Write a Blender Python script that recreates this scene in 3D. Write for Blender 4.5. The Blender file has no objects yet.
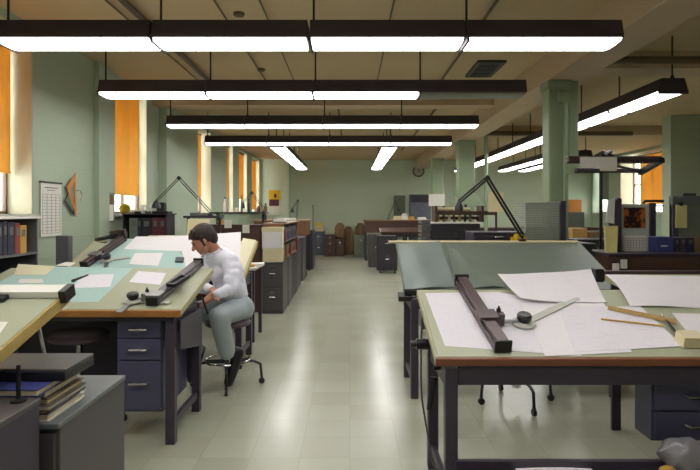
import bpy, bmesh, math, random
from mathutils import Vector, Matrix
random.seed(7)
V = Vector
SC = bpy.context.scene
COL = SC.collection
# ---------------------------------------------------------------- camera, world, exposure
FPX = 550.0; EYE = 1.5; HX = 350.0; HY = 212.0
cam_data = bpy.data.cameras.new('camera'); cam = bpy.data.objects.new('camera', cam_data); COL.objects.link(cam)
cam.location = (0, 0, EYE); cam.rotation_euler = (math.pi/2, 0, 0)
cam_data.sensor_width = 36; cam_data.lens = 36*FPX/700; cam_data.shift_y = -23/700
cam_data.clip_start = 0.05
SC.camera = cam
world = bpy.data.worlds.new('sky'); SC.world = world; world.use_nodes = True
bg = world.node_tree.nodes['Background']
bg.inputs[0].default_value = (1.0, 0.98, 0.92, 1); bg.inputs[1].default_value = 12.0
SC.view_settings.view_transform = 'Standard'; SC.view_settings.look = 'None'
SC.view_settings.gamma = 1; SC.view_settings.use_curve_mapping = False
SC.view_settings.exposure = 0.0
LAMP = 9.5          # strength of the fluorescent lenses
CEIL = 3.4; XL = -3.23; XR = 8.8; YB = 20.1; YF = -3.0

# ---------------------------------------------------------------- materials
def lin(c):
    return tuple(((x/255)/12.92 if x/255 <= .04045 else ((x/255+.055)/1.055)**2.4) for x in c) + (1,)
MATS = {}
def mat(name, c, rough=.6, metal=0, var=.12, scale=9, bump=0, bscale=60, spec=None, alpha=None, trans=0):
    """procedural material: base colour broken up by noise, optional bump"""
    if name in MATS: return MATS[name]
    m = bpy.data.materials.new(name); m.use_nodes = True; nt = m.node_tree; b = nt.nodes['Principled BSDF']
    tc = nt.nodes.new('ShaderNodeTexCoord')
    nz = nt.nodes.new('ShaderNodeTexNoise'); nz.inputs['Scale'].default_value = scale; nz.inputs['Detail'].default_value = 4
    nt.links.new(tc.outputs['Object'], nz.inputs['Vector'])
    mx = nt.nodes.new('ShaderNodeMix'); mx.data_type = 'RGBA'
    l = lin(c)
    mx.inputs[6].default_value = tuple(v*(1-var) for v in l[:3])+(1,); mx.inputs[7].default_value = tuple(min(1, v*(1+var)) for v in l[:3])+(1,)
    nt.links.new(nz.outputs['Fac'], mx.inputs[0]); nt.links.new(mx.outputs[2], b.inputs['Base Color'])
    b.inputs['Roughness'].default_value = rough; b.inputs['Metallic'].default_value = metal
    if spec is not None: b.inputs['Specular IOR Level'].default_value = spec
    if trans: b.inputs['Transmission Weight'].default_value = trans
    if alpha is not None: b.inputs['Alpha'].default_value = alpha
    if bump:
        n2 = nt.nodes.new('ShaderNodeTexNoise'); n2.inputs['Scale'].default_value = bscale; n2.inputs['Detail'].default_value = 3
        nt.links.new(tc.outputs['Object'], n2.inputs['Vector'])
        bp = nt.nodes.new('ShaderNodeBump'); bp.inputs['Strength'].default_value = bump; bp.inputs['Distance'].default_value = .01
        nt.links.new(n2.outputs['Fac'], bp.inputs['Height']); nt.links.new(bp.outputs['Normal'], b.inputs['Normal'])
    MATS[name] = m; return m
def brick_mat(name, c, axis='x'):
    m = mat(name, c, .55, var=.06, scale=1.5); nt = m.node_tree; b = nt.nodes['Principled BSDF']
    tc = nt.nodes.new('ShaderNodeTexCoord'); mp = nt.nodes.new('ShaderNodeMapping')
    mp.inputs['Rotation'].default_value = (math.pi/2, 0, 0) if axis == 'x' else (math.pi/2, 0, math.pi/2)
    if axis == 'y':
        sp = nt.nodes.new('ShaderNodeSeparateXYZ'); cb = nt.nodes.new('ShaderNodeCombineXYZ')
        nt.links.new(tc.outputs['Object'], sp.inputs[0]); nt.links.new(sp.outputs[1], cb.inputs[0]); nt.links.new(sp.outputs[2], cb.inputs[1]); src = cb.outputs[0]
    else:
        sp = nt.nodes.new('ShaderNodeSeparateXYZ'); cb = nt.nodes.new('ShaderNodeCombineXYZ')
        nt.links.new(tc.outputs['Object'], sp.inputs[0]); nt.links.new(sp.outputs[0], cb.inputs[0]); nt.links.new(sp.outputs[2], cb.inputs[1]); src = cb.outputs[0]
    br = nt.nodes.new('ShaderNodeTexBrick'); br.inputs['Scale'].default_value = 1.0
    br.inputs['Brick Width'].default_value = .4; br.inputs['Row Height'].default_value = .2; br.inputs['Mortar Size'].default_value = .008
    br.inputs['Color1'].default_value = (1,1,1,1); br.inputs['Color2'].default_value = (.9,.9,.9,1); br.inputs['Mortar'].default_value = (.0,.0,.0,1)
    nt.links.new(src, br.inputs['Vector'])
    bp = nt.nodes.new('ShaderNodeBump'); bp.inputs['Strength'].default_value = .5; bp.inputs['Distance'].default_value = .006
    nt.links.new(br.outputs['Color'], bp.inputs['Height']); nt.links.new(bp.outputs['Normal'], b.inputs['Normal'])
    return m
def floor_mat():
    m = mat('vinyl_tile_floor', (176,178,160), .2, var=.025, scale=60); nt = m.node_tree; b = nt.nodes['Principled BSDF']
    tc = nt.nodes.new('ShaderNodeTexCoord'); br = nt.nodes.new('ShaderNodeTexBrick')
    br.offset = 0; br.inputs['Scale'].default_value = 1; br.inputs['Brick Width'].default_value = .305; br.inputs['Row Height'].default_value = .305
    br.inputs['Mortar Size'].default_value = .0025
    br.inputs['Color1'].default_value = (1,1,1,1); br.inputs['Color2'].default_value = (.9,.9,.88,1); br.inputs['Mortar'].default_value = (.82,.82,.8,1)
    nt.links.new(tc.outputs['Object'], br.inputs['Vector'])
    mx = nt.nodes.new('ShaderNodeMix'); mx.data_type = 'RGBA'; mx.blend_type = 'MULTIPLY'; mx.inputs[0].default_value = 1
    old = b.inputs['Base Color'].links[0].from_socket
    nt.links.new(old, mx.inputs[6]); nt.links.new(br.outputs['Color'], mx.inputs[7]); nt.links.new(mx.outputs[2], b.inputs['Base Color'])
    nz = nt.nodes.new('ShaderNodeTexNoise'); nz.inputs['Scale'].default_value = .8; nz.inputs['Detail'].default_value = 1
    nt.links.new(tc.outputs['Object'], nz.inputs['Vector'])
    rr = nt.nodes.new('ShaderNodeMapRange'); rr.inputs['From Min'].default_value = .3; rr.inputs['From Max'].default_value = .7
    rr.inputs['To Min'].default_value = .2; rr.inputs['To Max'].default_value = .27
    nt.links.new(nz.outputs['Fac'], rr.inputs['Value']); nt.links.new(rr.outputs['Result'], b.inputs['Roughness'])
    n2 = nt.nodes.new('ShaderNodeTexNoise'); n2.inputs['Scale'].default_value = 5; nt.links.new(tc.outputs['Object'], n2.inputs['Vector'])
    bp = nt.nodes.new('ShaderNodeBump'); bp.inputs['Strength'].default_value = .12; bp.inputs['Distance'].default_value = .004
    nt.links.new(n2.outputs['Fac'], bp.inputs['Height']); nt.links.new(bp.outputs['Normal'], b.inputs['Normal'])
    return m
def photo_mat():
    m = mat('colour_photograph', (52,30,20), .3, var=.1); nt = m.node_tree; b = nt.nodes['Principled BSDF']
    tc = nt.nodes.new('ShaderNodeTexCoord'); nz = nt.nodes.new('ShaderNodeTexNoise'); nz.inputs['Scale'].default_value = 14; nz.inputs['Detail'].default_value = 3
    r = nt.nodes.new('ShaderNodeValToRGB'); r.color_ramp.elements[0].position = .48; r.color_ramp.elements[0].color = lin((36,20,22)); r.color_ramp.elements[1].position = .62; r.color_ramp.elements[1].color = lin((190,104,40))
    nt.links.new(tc.outputs['Object'], nz.inputs['Vector']); nt.links.new(nz.outputs['Fac'], r.inputs[0]); nt.links.new(r.outputs[0], b.inputs['Base Color']); return m
def emit_mat(name, c, s):
    m = bpy.data.materials.new(name); m.use_nodes = True; nt = m.node_tree; nt.nodes.clear()
    e = nt.nodes.new('ShaderNodeEmission'); o = nt.nodes.new('ShaderNodeOutputMaterial')
    e.inputs[0].default_value = c + (1,); e.inputs[1].default_value = s; nt.links.new(e.outputs[0], o.inputs[0]); return m
def blind_mat():
    m = bpy.data.materials.new('orange_blind_cloth'); m.use_nodes = True; nt = m.node_tree; nt.nodes.clear()
    tc = nt.nodes.new('ShaderNodeTexCoord'); wv = nt.nodes.new('ShaderNodeTexNoise'); wv.inputs['Scale'].default_value = 6
    nt.links.new(tc.outputs['Object'], wv.inputs[0])
    mx = nt.nodes.new('ShaderNodeMix'); mx.data_type = 'RGBA'
    mx.inputs[6].default_value = lin((236,188,96)); mx.inputs[7].default_value = lin((242,202,118)); nt.links.new(wv.outputs['Fac'], mx.inputs[0])
    d = nt.nodes.new('ShaderNodeBsdfDiffuse'); t = nt.nodes.new('ShaderNodeBsdfTranslucent'); s = nt.nodes.new('ShaderNodeMixShader'); s.inputs[0].default_value = .3
    o = nt.nodes.new('ShaderNodeOutputMaterial')
    nt.links.new(mx.outputs[2], d.inputs[0]); nt.links.new(mx.outputs[2], t.inputs[0])
    nt.links.new(d.outputs[0], s.inputs[1]); nt.links.new(t.outputs[0], s.inputs[2]); nt.links.new(s.outputs[0], o.inputs[0]); return m
def paper_mat(name, c, ink=(150,150,160), amt=.35, sc=14):
    """drawing paper with faint thin linework"""
    if name in MATS: return MATS[name]
    m = mat(name, c, .75, var=.02); nt = m.node_tree; b = nt.nodes['Principled BSDF']
    tc = nt.nodes.new('ShaderNodeTexCoord'); v = nt.nodes.new('ShaderNodeTexVoronoi'); v.distance = 'CHEBYCHEV'; v.feature = 'DISTANCE_TO_EDGE'
    v.inputs['Scale'].default_value = sc; nt.links.new(tc.outputs['Object'], v.inputs['Vector'])
    v.feature = 'F1'
    r = nt.nodes.new('ShaderNodeMapRange'); r.inputs['From Min'].default_value = .3; r.inputs['From Max'].default_value = .33
    r2 = nt.nodes.new('ShaderNodeMath'); r2.operation = 'PINGPONG'; r2.inputs[1].default_value = .33
    nt.links.new(v.outputs['Distance'], r2.inputs[0]); nt.links.new(r2.outputs[0], r.inputs['Value'])
    k = nt.nodes.new('ShaderNodeMath'); k.operation = 'MULTIPLY'; k.inputs[1].default_value = amt; nt.links.new(r.outputs['Result'], k.inputs[0])
    mx = nt.nodes.new('ShaderNodeMix'); mx.data_type = 'RGBA'; mx.inputs[7].default_value = lin(ink)
    old = b.inputs['Base Color'].links[0].from_socket
    nt.links.new(old, mx.inputs[6]); nt.links.new(k.outputs[0], mx.inputs[0]); nt.links.new(mx.outputs[2], b.inputs['Base Color'])
    return m

M = dict(
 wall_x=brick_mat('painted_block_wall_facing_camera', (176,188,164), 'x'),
 wall_far_lit=brick_mat('painted_block_wall_back_lit', (204,220,200), 'x'), framelt=mat('light_grey_frame', (186,188,178), .5), creamb=mat('bright_cream_card', (240,228,186), .7, var=.03),  # back wall: same block paint, lightened to stand in for light missing there
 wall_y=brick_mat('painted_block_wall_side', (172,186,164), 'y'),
 reveal=mat('window_reveal_plaster', (200,196,172), .6, var=.05),
 ceil=mat('ceiling_plaster', (198,176,138), .8, var=.1, scale=.7, bump=.2, bscale=3),
 beam=mat('beam_plaster', (190,168,138), .7, var=.08, scale=2),
 column=mat('column_green_paint', (150,166,136), .45, var=.06, scale=3),
 floor=floor_mat(), lens=emit_mat('fluorescent_lens', (1.0,.98,.95), LAMP), lens_off=mat('unlit_lens', (110,108,92), .4),
 housing=mat('lamp_housing_dark', (58,48,56), .5, var=.1), rod=mat('rod_metal_dark', (60,52,42), .5, .5),
 pipe=mat('pipe_brown_paint', (92,76,52), .5), duct=mat('vent_dark', (62,58,46), .6),
 blind=blind_mat(), frame=mat('window_frame_brown', (120,96,84), .5), sill=mat('sill_stone', (190,188,176), .5),
 glass=mat('glass_pane', (245,250,250), .02, trans=1, var=0),
 steel=mat('dark_purple_steel', (62,54,68), .42, var=.08), steel2=mat('drawer_blue_steel', (74,72,98), .4, var=.06),
 grey=mat('dark_grey_steel', (78,74,76), .4, var=.08), ltsteel=mat('cabinet_grey_steel', (100,100,102), .4), black=mat('black_plastic', (26,24,28), .35),
 bluegrey=mat('blue_grey_steel', (92,98,112), .45), topgrey=mat('steel_top_grey', (104,108,110), .35),
 boardgreen=mat('board_cover_green_grey', (168,172,146), .4, var=.05, scale=4), sideed=mat('board_edge_pale_green', (176,174,140), .5),
 wood=mat('oak_edge', (166,112,56), .45, var=.22, scale=14), yellowwood=mat('yellow_wood_edge', (178,152,86), .45, var=.18, scale=14), darkwood=mat('dark_wood', (76,50,42), .45, var=.2, scale=8),
 tanwood=mat('tan_wood', (140,108,78), .5, var=.15), chrome=mat('chrome', (205,205,205), .18, 1), alu=mat('aluminium', (150,150,152), .35, .9),
 rail=mat('rail_brown_metal', (82,66,68), .32, .35, var=.08), greyrail=mat('rail_grey_metal', (92,86,90), .3, .4),
 white=mat('white_card', (226,224,216), .7, var=.03), cream=mat('cream_card', (216,204,166), .7, var=.05), yellowp=mat('yellow_paper', (216,208,140), .7, var=.05),
 paper=paper_mat('drawing_paper', (226,222,230), amt=.16), paper2=paper_mat('drawing_paper_plain', (230,226,230), amt=.12), creamp=paper_mat('cream_drawing', (218,212,180), amt=.2),
 mint=mat('mint_vinyl_sheet', (172,204,200), .4, var=.03), sheetgrey=mat('grey_green_vinyl', (110,120,110), .38, var=.08, scale=5, bump=.3, bscale=8),
 bluesheet=mat('pale_blue_film', (118,130,126), .35, var=.06), orange=mat('orange_plastic', (205,130,50), .4), gold=mat('boxwood_scale', (176,140,78), .4, var=.15, scale=30),
 lime=mat('yellow_green_felt', (160,138,26), .9, bump=.6, bscale=90), red=mat('red_binder', (140,50,42), .5), maroon=mat('maroon_binder', (92,40,50), .5), navy=mat('navy_binder', (34,38,66), .5),
 blue=mat('blue_folder', (62,66,130), .45), tan=mat('tan_binder', (196,152,72), .6), brown=mat('brown_binder', (110,74,46), .6), kraft=mat('kraft_brown', (124,100,70), .8, bump=.4, bscale=12),
 darkblk=mat('dark_board', (44,40,46), .5), corr=mat('corrugated_grey', (172,178,166), .4), poster=mat('yellow_poster', (226,186,30), .6), clock=mat('clock_face', (196,196,176), .5),
 skin=mat('skin', (196,138,112), .55, var=.06, scale=20), hair=mat('dark_brown_hair', (46,28,22), .5, var=.3, scale=60, bump=.6, bscale=120), shirt=mat('white_shirt_cloth', (232,232,246), .8, var=.03, bump=.5, bscale=14),
 trousers=mat('grey_blue_trousers', (172,182,188), .85, var=.05, bump=.35, bscale=12), shoe=mat('black_shoe', (22,20,24), .4), belt=mat('belt_highlight', (205,205,200), .5),
 plastic=mat('clear_grey_plastic_bag', (120,118,122), .25, bump=.8, bscale=10), cord=mat('cord_grey', (70,66,66), .6), green=mat('plant_leaf', (70,96,50), .6), ink=mat('ink_dark', (90,92,100), .8), photo=photo_mat(), redwood=mat('reddish_oak_edge', (132,78,50), .4, var=.2, scale=14),
 panelg=mat('panel_grey_green', (112,118,108), .5), seatv=mat('seat_vinyl', (84,66,78), .5), sock=mat('dark_sock',(40,40,46),.8))

# ---------------------------------------------------------------- mesh helpers
WT = {}
class MB:
    def __init__(s): s.bm = bmesh.new()
    def box(s, x0, x1, y0, y1, z0, z1, m=None):
        vs = [s.bm.verts.new(V(p) if m is None else m @ V(p)) for p in ((x0,y0,z0),(x1,y0,z0),(x1,y1,z0),(x0,y1,z0),(x0,y0,z1),(x1,y0,z1),(x1,y1,z1),(x0,y1,z1))]
        for f in ((3,2,1,0),(4,5,6,7),(0,1,5,4),(1,2,6,5),(2,3,7,6),(3,0,4,7)): s.bm.faces.new([vs[i] for i in f])
        return s
    def prism(s, bot, top):
        n = len(bot); a = [s.bm.verts.new(V(p)) for p in bot]; b = [s.bm.verts.new(V(p)) for p in top]
        s.bm.faces.new(a[::-1]); s.bm.faces.new(b)
        for i in range(n): s.bm.faces.new((a[i], a[(i+1) % n], b[(i+1) % n], b[i]))
        return s
    def cone(s, p0, p1, r0, r1=None, n=10):
        r1 = r0 if r1 is None else r1; p0 = V(p0); p1 = V(p1); d = (p1-p0).normalized()
        a = d.orthogonal().normalized(); b = d.cross(a)
        c0 = []; c1 = []
        for i in range(n):
            t = 2*math.pi*i/n; w = a*math.cos(t)+b*math.sin(t)
            c0.append(s.bm.verts.new(p0+w*r0)); c1.append(s.bm.verts.new(p1+w*r1))
        s.bm.faces.new(c0[::-1]); s.bm.faces.new(c1)
        for i in range(n): s.bm.faces.new((c0[i], c0[(i+1) % n], c1[(i+1) % n], c1[i]))
        return s
    def tube(s, pts, r, n=8):
        for a, b in zip(pts, pts[1:]): s.cone(a, b, r, r, n)
        for p in pts[1:-1]: s.ball(p, r*1.02, 1)
        return s
    def ball(s, c, r, sub=2, sc=(1,1,1), m=None):
        mm = Matrix.Translation(V(c)) @ (m.to_4x4() if m is not None else Matrix()) @ Matrix.Diagonal((r*sc[0], r*sc[1], r*sc[2], 1))
        bmesh.ops.create_icosphere(s.bm, subdivisions=sub, radius=1, matrix=mm); return s
    def torus(s, c, R, r, n=28, k=8, m=None):
        m = m or Matrix(); c = V(c); rings = []
        for i in range(n):
            t = 2*math.pi*i/n; ring = []
            for j in range(k):
                u = 2*math.pi*j/k
                ring.append(s.bm.verts.new(c + m @ V(((R+r*math.cos(u))*math.cos(t), (R+r*math.cos(u))*math.sin(t), r*math.sin(u)))))
            rings.append(ring)
        for i in range(n):
            for j in range(k): s.bm.faces.new((rings[i][j], rings[(i+1)%n][j], rings[(i+1)%n][(j+1)%k], rings[i][(j+1)%k]))
        return s
    def lathe(s, c, prof, n=20, m=None):
        c = V(c); m = m or Matrix.Identity(3); rs = []
        for r, z in prof: rs.append([s.bm.verts.new(c + m @ V((r*math.cos(2*math.pi*i/n), r*math.sin(2*math.pi*i/n), z))) for i in range(n)])
        for a, b in zip(rs, rs[1:]):
            for i in range(n): s.bm.faces.new((a[i], a[(i+1)%n], b[(i+1)%n], b[i]))
        s.bm.faces.new(rs[0][::-1]); s.bm.faces.new(rs[-1]); return s
    def grid(s, f, nu, nv, th=.0008):
        g = [[s.bm.verts.new(V(f(i/nu, j/nv))) for j in range(nv+1)] for i in range(nu+1)]
        h = [[s.bm.verts.new(V(f(i/nu, j/nv))-V((0,0,th))) for j in range(nv+1)] for i in range(nu+1)]
        for i in range(nu):
            for j in range(nv):
                s.bm.faces.new((g[i][j], g[i+1][j], g[i+1][j+1], g[i][j+1])); s.bm.faces.new((h[i][j+1], h[i+1][j+1], h[i+1][j], h[i][j]))
        for i in range(nu):
            s.bm.faces.new((g[i][0], h[i][0], h[i+1][0], g[i+1][0])); s.bm.faces.new((g[i+1][nv], h[i+1][nv], h[i][nv], g[i][nv]))
        for j in range(nv):
            s.bm.faces.new((g[0][j+1], h[0][j+1], h[0][j], g[0][j])); s.bm.faces.new((g[nu][j], h[nu][j], h[nu][j+1], g[nu][j+1]))
        return s
    def mesh(s, name, m, smooth=False):
        bmesh.ops.recalc_face_normals(s.bm, faces=s.bm.faces[:])
        me = bpy.data.meshes.new(name); s.bm.to_mesh(me); s.bm.free(); me.materials.append(m)
        if smooth:
            for p in me.polygons: p.use_smooth = True
        return me

def link(name, me, parent=None, loc=None):
    o = bpy.data.objects.new(name, me); COL.objects.link(o)
    if parent is not None:
        o.parent = parent; w = WT.get(parent.name, V((0,0,0))); o.location = -w; WT[o.name] = V((0,0,0))
    return o
def finish(o, bev=0, smooth=False):
    if bev:
        b = o.modifiers.new('bevel', 'BEVEL'); b.width = bev; b.segments = 2; b.limit_method = 'ANGLE'
    if smooth:
        try:
            for p in o.data.polygons: p.use_smooth = True
            o.data.set_sharp_from_angle(angle=math.radians(40))
        except Exception: pass
    return o
def part(parent, name, mb, m, bev=0, smooth=False, label=None, kind=None):
    o = finish(link(name, mb.mesh(name, m), parent), bev, smooth)
    if label: o['label'] = label
    if kind: o['kind'] = kind
    return o
def tag(o, label, cat, group=None, kind=None):
    o['label'] = label; o['category'] = cat
    if group: o['group'] = group
    if kind: o['kind'] = kind
    return o
def thing(name, label, cat, loc, group=None):
    o = bpy.data.objects.new(name, None); COL.objects.link(o); o.location = loc; o.empty_display_size = .1
    WT[o.name] = V(loc); return tag(o, label, cat, group)
def solo(name, mb, m, label, cat, group=None, bev=0, smooth=False, kind=None):
    bm = mb.bm; xs = [v.co for v in bm.verts]
    c = V(((min(p.x for p in xs)+max(p.x for p in xs))/2, (min(p.y for p in xs)+max(p.y for p in xs))/2, min(p.z for p in xs)))
    for v in bm.verts: v.co -= c
    o = link(name, mb.mesh(name, m)); o.location = c; WT[o.name] = c
    return tag(finish(o, bev, smooth), label, cat, group, kind)
def struct(name, mb, m, parent=None, bev=0):
    o = finish(link(name, mb.mesh(name, m), parent), bev)
    if parent is None: o['kind'] = 'structure'
    return o
def pt(px, py, y):            # point seen at a pixel, at real depth y
    return V(((px-HX)*y/FPX, y, EYE-(py-HY)*y/FPX))
def copy_thing(o):
    c = o.copy(); COL.objects.link(c); WT[c.name] = WT.get(o.name, V((0,0,0)))
    for ch in [x for x in bpy.data.objects if x.parent == o]:
        d = copy_thing(ch); d.parent = c
    return c
class Board:
    def __init__(s, x0, x1, y0, z0, y1, z1):
        s.x0, s.x1 = x0, x1; s.o = V((0, y0, z0)); d = V((0, y1-y0, z1-z0)); s.L = d.length; s.d = d.normalized(); s.n = V((0, -s.d.z, s.d.y))
    def p(s, u, v, w=0): return V((u, 0, 0)) + s.o + s.d*v + s.n*w
    def pix(s, px, py, w=0):
        r = V(((px-HX)/FPX, 1, -(py-HY)/FPX)); o = s.o + s.n*w - V((0,0,EYE)); t = s.n.dot(o)/s.n.dot(r); q = r*t - o
        return (q.x, s.d.dot(q))
    def slab(s, mb, u0, u1, v0, v1, w0, w1):
        mb.prism([s.p(u0,v0,w0), s.p(u1,v0,w0), s.p(u1,v1,w0), s.p(u0,v1,w0)], [s.p(u0,v0,w1), s.p(u1,v0,w1), s.p(u1,v1,w1), s.p(u0,v1,w1)]); return mb
    def poly(s, mb, uv, w0, w1):
        mb.prism([s.p(u,v,w0) for u, v in uv], [s.p(u,v,w1) for u, v in uv]); return mb
    def frame(s, u, v, w=0, rot=0):
        m = Matrix.Identity(3); c, k = math.cos(rot), math.sin(rot)
        ux = V((1,0,0)); a = ux*c + s.d*k; b = -ux*k + s.d*c
        M4 = Matrix((( a.x, b.x, s.n.x), (a.y, b.y, s.n.y), (a.z, b.z, s.n.z))).to_4x4(); M4.translation = s.p(u, v, w); return M4
# ---------------------------------------------------------------- the room
struct('floor', MB().box(XL-.5, XR+.8, YF, YB+.3, -.1, 0), M['floor'])
struct('ceiling', MB().box(XL-.5, XR+.8, YF, YB+.3, CEIL, CEIL+.15), M['ceil'])
SILL = 1.47; HEAD = 3.32; T = .42
def side_wall(name, x, sgn, wins):
    """wall with real openings; sgn = direction away from the room"""
    mb = MB(); a, b = sorted((x, x+sgn*(T if sgn < 0 else .62))); y = YF
    mb.box(a, b, YF, YB, 0, SILL); mb.box(a, b, YF, YB, HEAD, CEIL)
    for (y0, y1) in wins: mb.box(a, b, y, y0, SILL, HEAD); y = y1
    mb.box(a, b, y, YB, SILL, HEAD)
    return struct(name, mb, M['wall_y'])
WL = [(-1.6,-.4), (1.4,2.6), (4.4,5.6), (7.56,8.75), (11.68,12.8), (14.45,15.2), (16.0,17.25), (18.1,19.6)]
BL = [2.0, 2.0, 1.9, 1.76, 1.87, 1.9, 1.9, 1.6]
WR = [(-1.6,-.4), (2.2,3.4), (6.0,7.2), (12.0,13.2), (15.4,17.9), (18.7,19.95)]
BR = [2.0, 2.0, 2.0, 2.0, 1.74, 1.95]
wl = side_wall('wall_left', XL, -1, WL); wr = side_wall('wall_right', XR, 1, WR)
struct('wall_back', MB().box(XL-.4, XR+.7, YB, YB+.3, 0, CEIL), M['wall_far_lit'])
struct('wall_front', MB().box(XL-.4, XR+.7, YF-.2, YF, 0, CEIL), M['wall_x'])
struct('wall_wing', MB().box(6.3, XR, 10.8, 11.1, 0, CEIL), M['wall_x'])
struct('wall_back_pier', MB().box(XL, -2.2, 19.75, YB, 0, CEIL), M['wall_far_lit'])
struct('wall_left_pilaster', MB().box(XL, XL+.06, 6.95, 7.25, 0, CEIL), M['wall_y'])
struct('wall_left_pilaster.001', MB().box(XL, XL+.13, 9.3, 9.8, 0, CEIL), M['wall_y'])
wn = 0
GAPS = {2: .09, 3: .3, 4: .34, 5: .3, 6: .35, 7: .5}
for x, sgn, wins, bls, wname in ((XL, -1, WL, BL, 'left'), (XR, 1, WR, BR, 'right')):
    for i, ((y0, y1), bz) in enumerate(zip(wins, bls)):
        wn += 1; d = .13 if wn in (4,6,7,8) else .42 if wn == 13 else .25; xg = x + sgn*d
        fr = MB(); f = .04
        a, b = sorted((xg, xg+sgn*.05))
        fr.box(a,b,y0,y0+f,SILL,HEAD).box(a,b,y1-f,y1,SILL,HEAD).box(a,b,y0,y1,SILL,SILL+f).box(a,b,y0,y1,HEAD-f,HEAD).box(a,b,(y0+y1)/2-.015,(y0+y1)/2+.015,SILL,HEAD).box(a,b,y0,y1,2.35,2.39)
        w = struct('window_%d' % wn, fr, M['frame'])
        rv = MB(); e = .012; a2, b2 = sorted((x+sgn*.004, xg))
        rv.box(a2,b2,y0,y0+e,SILL,HEAD).box(a2,b2,y1-e,y1,SILL,HEAD).box(a2,b2,y0,y1,HEAD-e,HEAD)
        part(w, 'window_reveal', rv, M['wall_y'] if wn == 14 else M['reveal'])
        c, dd = sorted((x-sgn*.07, xg))
        part(w, 'window_sill', MB().box(c, dd, y0, y1, SILL-.03, SILL+.008), M['sill'])
        pg = sorted((xg+sgn*.02, xg+sgn*.026))
        part(w, 'window_pane', MB().box(pg[0], pg[1], y0+f, y1-f, SILL+f, HEAD-f), M['glass'])
        xb = x + sgn*(d-.045); gap = GAPS.get(i, .08) if sgn < 0 else .1
        if sgn < 0: by0, by1 = y0+.02, y1-gap*.45
        else: by0, by1 = y0+.1, y1-(.5 if wn == 13 else .12)
        if wn == 14: bz = 1.95
        mb = MB(); n = 22; bw = by1-by0
        prof = lambda t: sgn*.006*math.sin(t*9)
        P0 = []; 
        for q in range(n):
            ya = by0+bw*q/n; yb_ = by0+bw*(q+1)/n
            xa = xb+prof(q/n*6.28); xc = xb+prof((q+1)/n*6.28)
            mb.prism([(xa,ya,bz),(xc,yb_,bz),(xc+.003,yb_,bz),(xa+.003,ya,bz)], [(xa,ya,HEAD-.06),(xc,yb_,HEAD-.06),(xc+.003,yb_,HEAD-.06),(xa+.003,ya,HEAD-.06)])
        bmesh.ops.remove_doubles(mb.bm, verts=mb.bm.verts[:], dist=.0005)
        names = {'left': ['first','second','third','fourth','fifth','sixth','seventh','eighth'], 'right': ['first','second','third','fourth','fifth','sixth']}
        t = thing('roller_blind', '', 'blind', (xb, (by0+by1)/2, bz))
        LB = {3:'orange roller blind at the left edge of the photo, nearest left window', 4:'wide orange roller blind above the sill with the yellow ball', 5:'narrow orange blind on left wall just past the two pilasters',
              6:'thin orange blind, first of the three close far-left windows', 7:'thin orange blind, middle of the three close far-left windows', 8:'thin orange blind nearest the yellow wall poster',
              13:'orange roller blind on the right wall beside the green wing wall', 14:'grey green roller blind on the right wall in the far back corner'}
        t['label'] = LB.get(wn, 'orange roller blind on the %s side wall behind the camera area, %s from the front' % (wname, names[wname][i]))
        t['group'] = 'roller blinds'
        part(t, 'cloth', mb, M['panelg'] if wn == 14 else M['blind'])
        part(t, 'roller', MB().cone((xb, by0-.01, HEAD-.045), (xb, by1+.01, HEAD-.045), .022), M['frame'], smooth=True)
        part(t, 'hem_bar', MB().box(xb-.009, xb+.009, by0, by1, bz-.012, bz+.008).box(xb-.008, xb+.008, by0, by1, bz+.12, bz+.128), M['panelg'] if wn == 14 else M['blind'])
        la = bpy.data.lights.new('daylight_portal', 'AREA'); la.shape = 'RECTANGLE'; la.size = y1-y0; la.size_y = HEAD-SILL; la.cycles.is_portal = True
        lo = bpy.data.objects.new('daylight_portal', la); COL.objects.link(lo); lo.location = (xg+sgn*.1, (y0+y1)/2, (SILL+HEAD)/2)
        lo.rotation_euler = (math.pi/2, 0, math.pi/2*sgn)
struct('trim_1', MB().box(2.36, 2.8, YF, YB, 3.08, CEIL), M['beam'], bev=.01)
struct('trim_2', MB().box(XL, 2.36, 9.0, 9.35, 3.25, CEIL), M['beam'])
struct('trim_3', MB().box(2.8, XR, 6.5, 6.9, 3.2, CEIL), M['beam'])
struct('trim_4', MB().box(2.8, XR, 12.1, 12.5, 3.2, CEIL), M['beam'])
# columns
for i, (y, s, lab) in enumerate(((6.7, .2, 'square green column nearest the camera with a pipe down its face'), (12.3, .175, 'middle green column behind the lamp with bent arms'), (16.3, .165, 'farthest green column carrying pinned white cards'))):
    cx = 2.5 if i == 0 else 2.58; s = .12 if i == 0 else s; c = thing('column', lab, 'column', (cx, y, 0))
    part(c, 'shaft', MB().box(cx-s, cx+s, y-s, y+s, 0, 3.08), M['column'], .02)
    part(c, 'capital', MB().box(cx-s-.02, cx+s+.02, y-s-.02, y+s+.02, 2.98, 3.078), M['column'], .01)
    if i == 0:
        part(c, 'conduit', MB().cone((2.56, y-s-.025, .1), (2.56, y-s-.025, 2.95), .018), M['column'], smooth=True)
        part(c, 'side_duct', MB().box(2.64, 2.76, y-.06, y+.1, 2.1, 3.079), M['column'], .01)
        part(c, 'junction_box', MB().box(2.48, 2.61, y-s-.06, y-s-.001, 2.8, 2.93), M['column'], .008)
def tagpipe(name, lab, p0, p1, r, m='pipe'):
    solo(name, MB().cone(p0, p1, r, n=12), M[m], lab, 'pipe', smooth=True)
tagpipe('pipe', 'thin green pipe rising beside the middle column', (3.02,12.2,.0), (3.02,12.2,3.19), .04, 'column')
tagpipe('pipe', 'brown pipe across the ceiling right of the beam', (2.82,5.9,3.13), (XR-.02,5.9,3.13), .04)
tagpipe('pipe', 'long brown pipe across ceiling between second and third light rows', (XL+.2,9.38,3.28), (2.34,9.38,3.28), .028)
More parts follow.
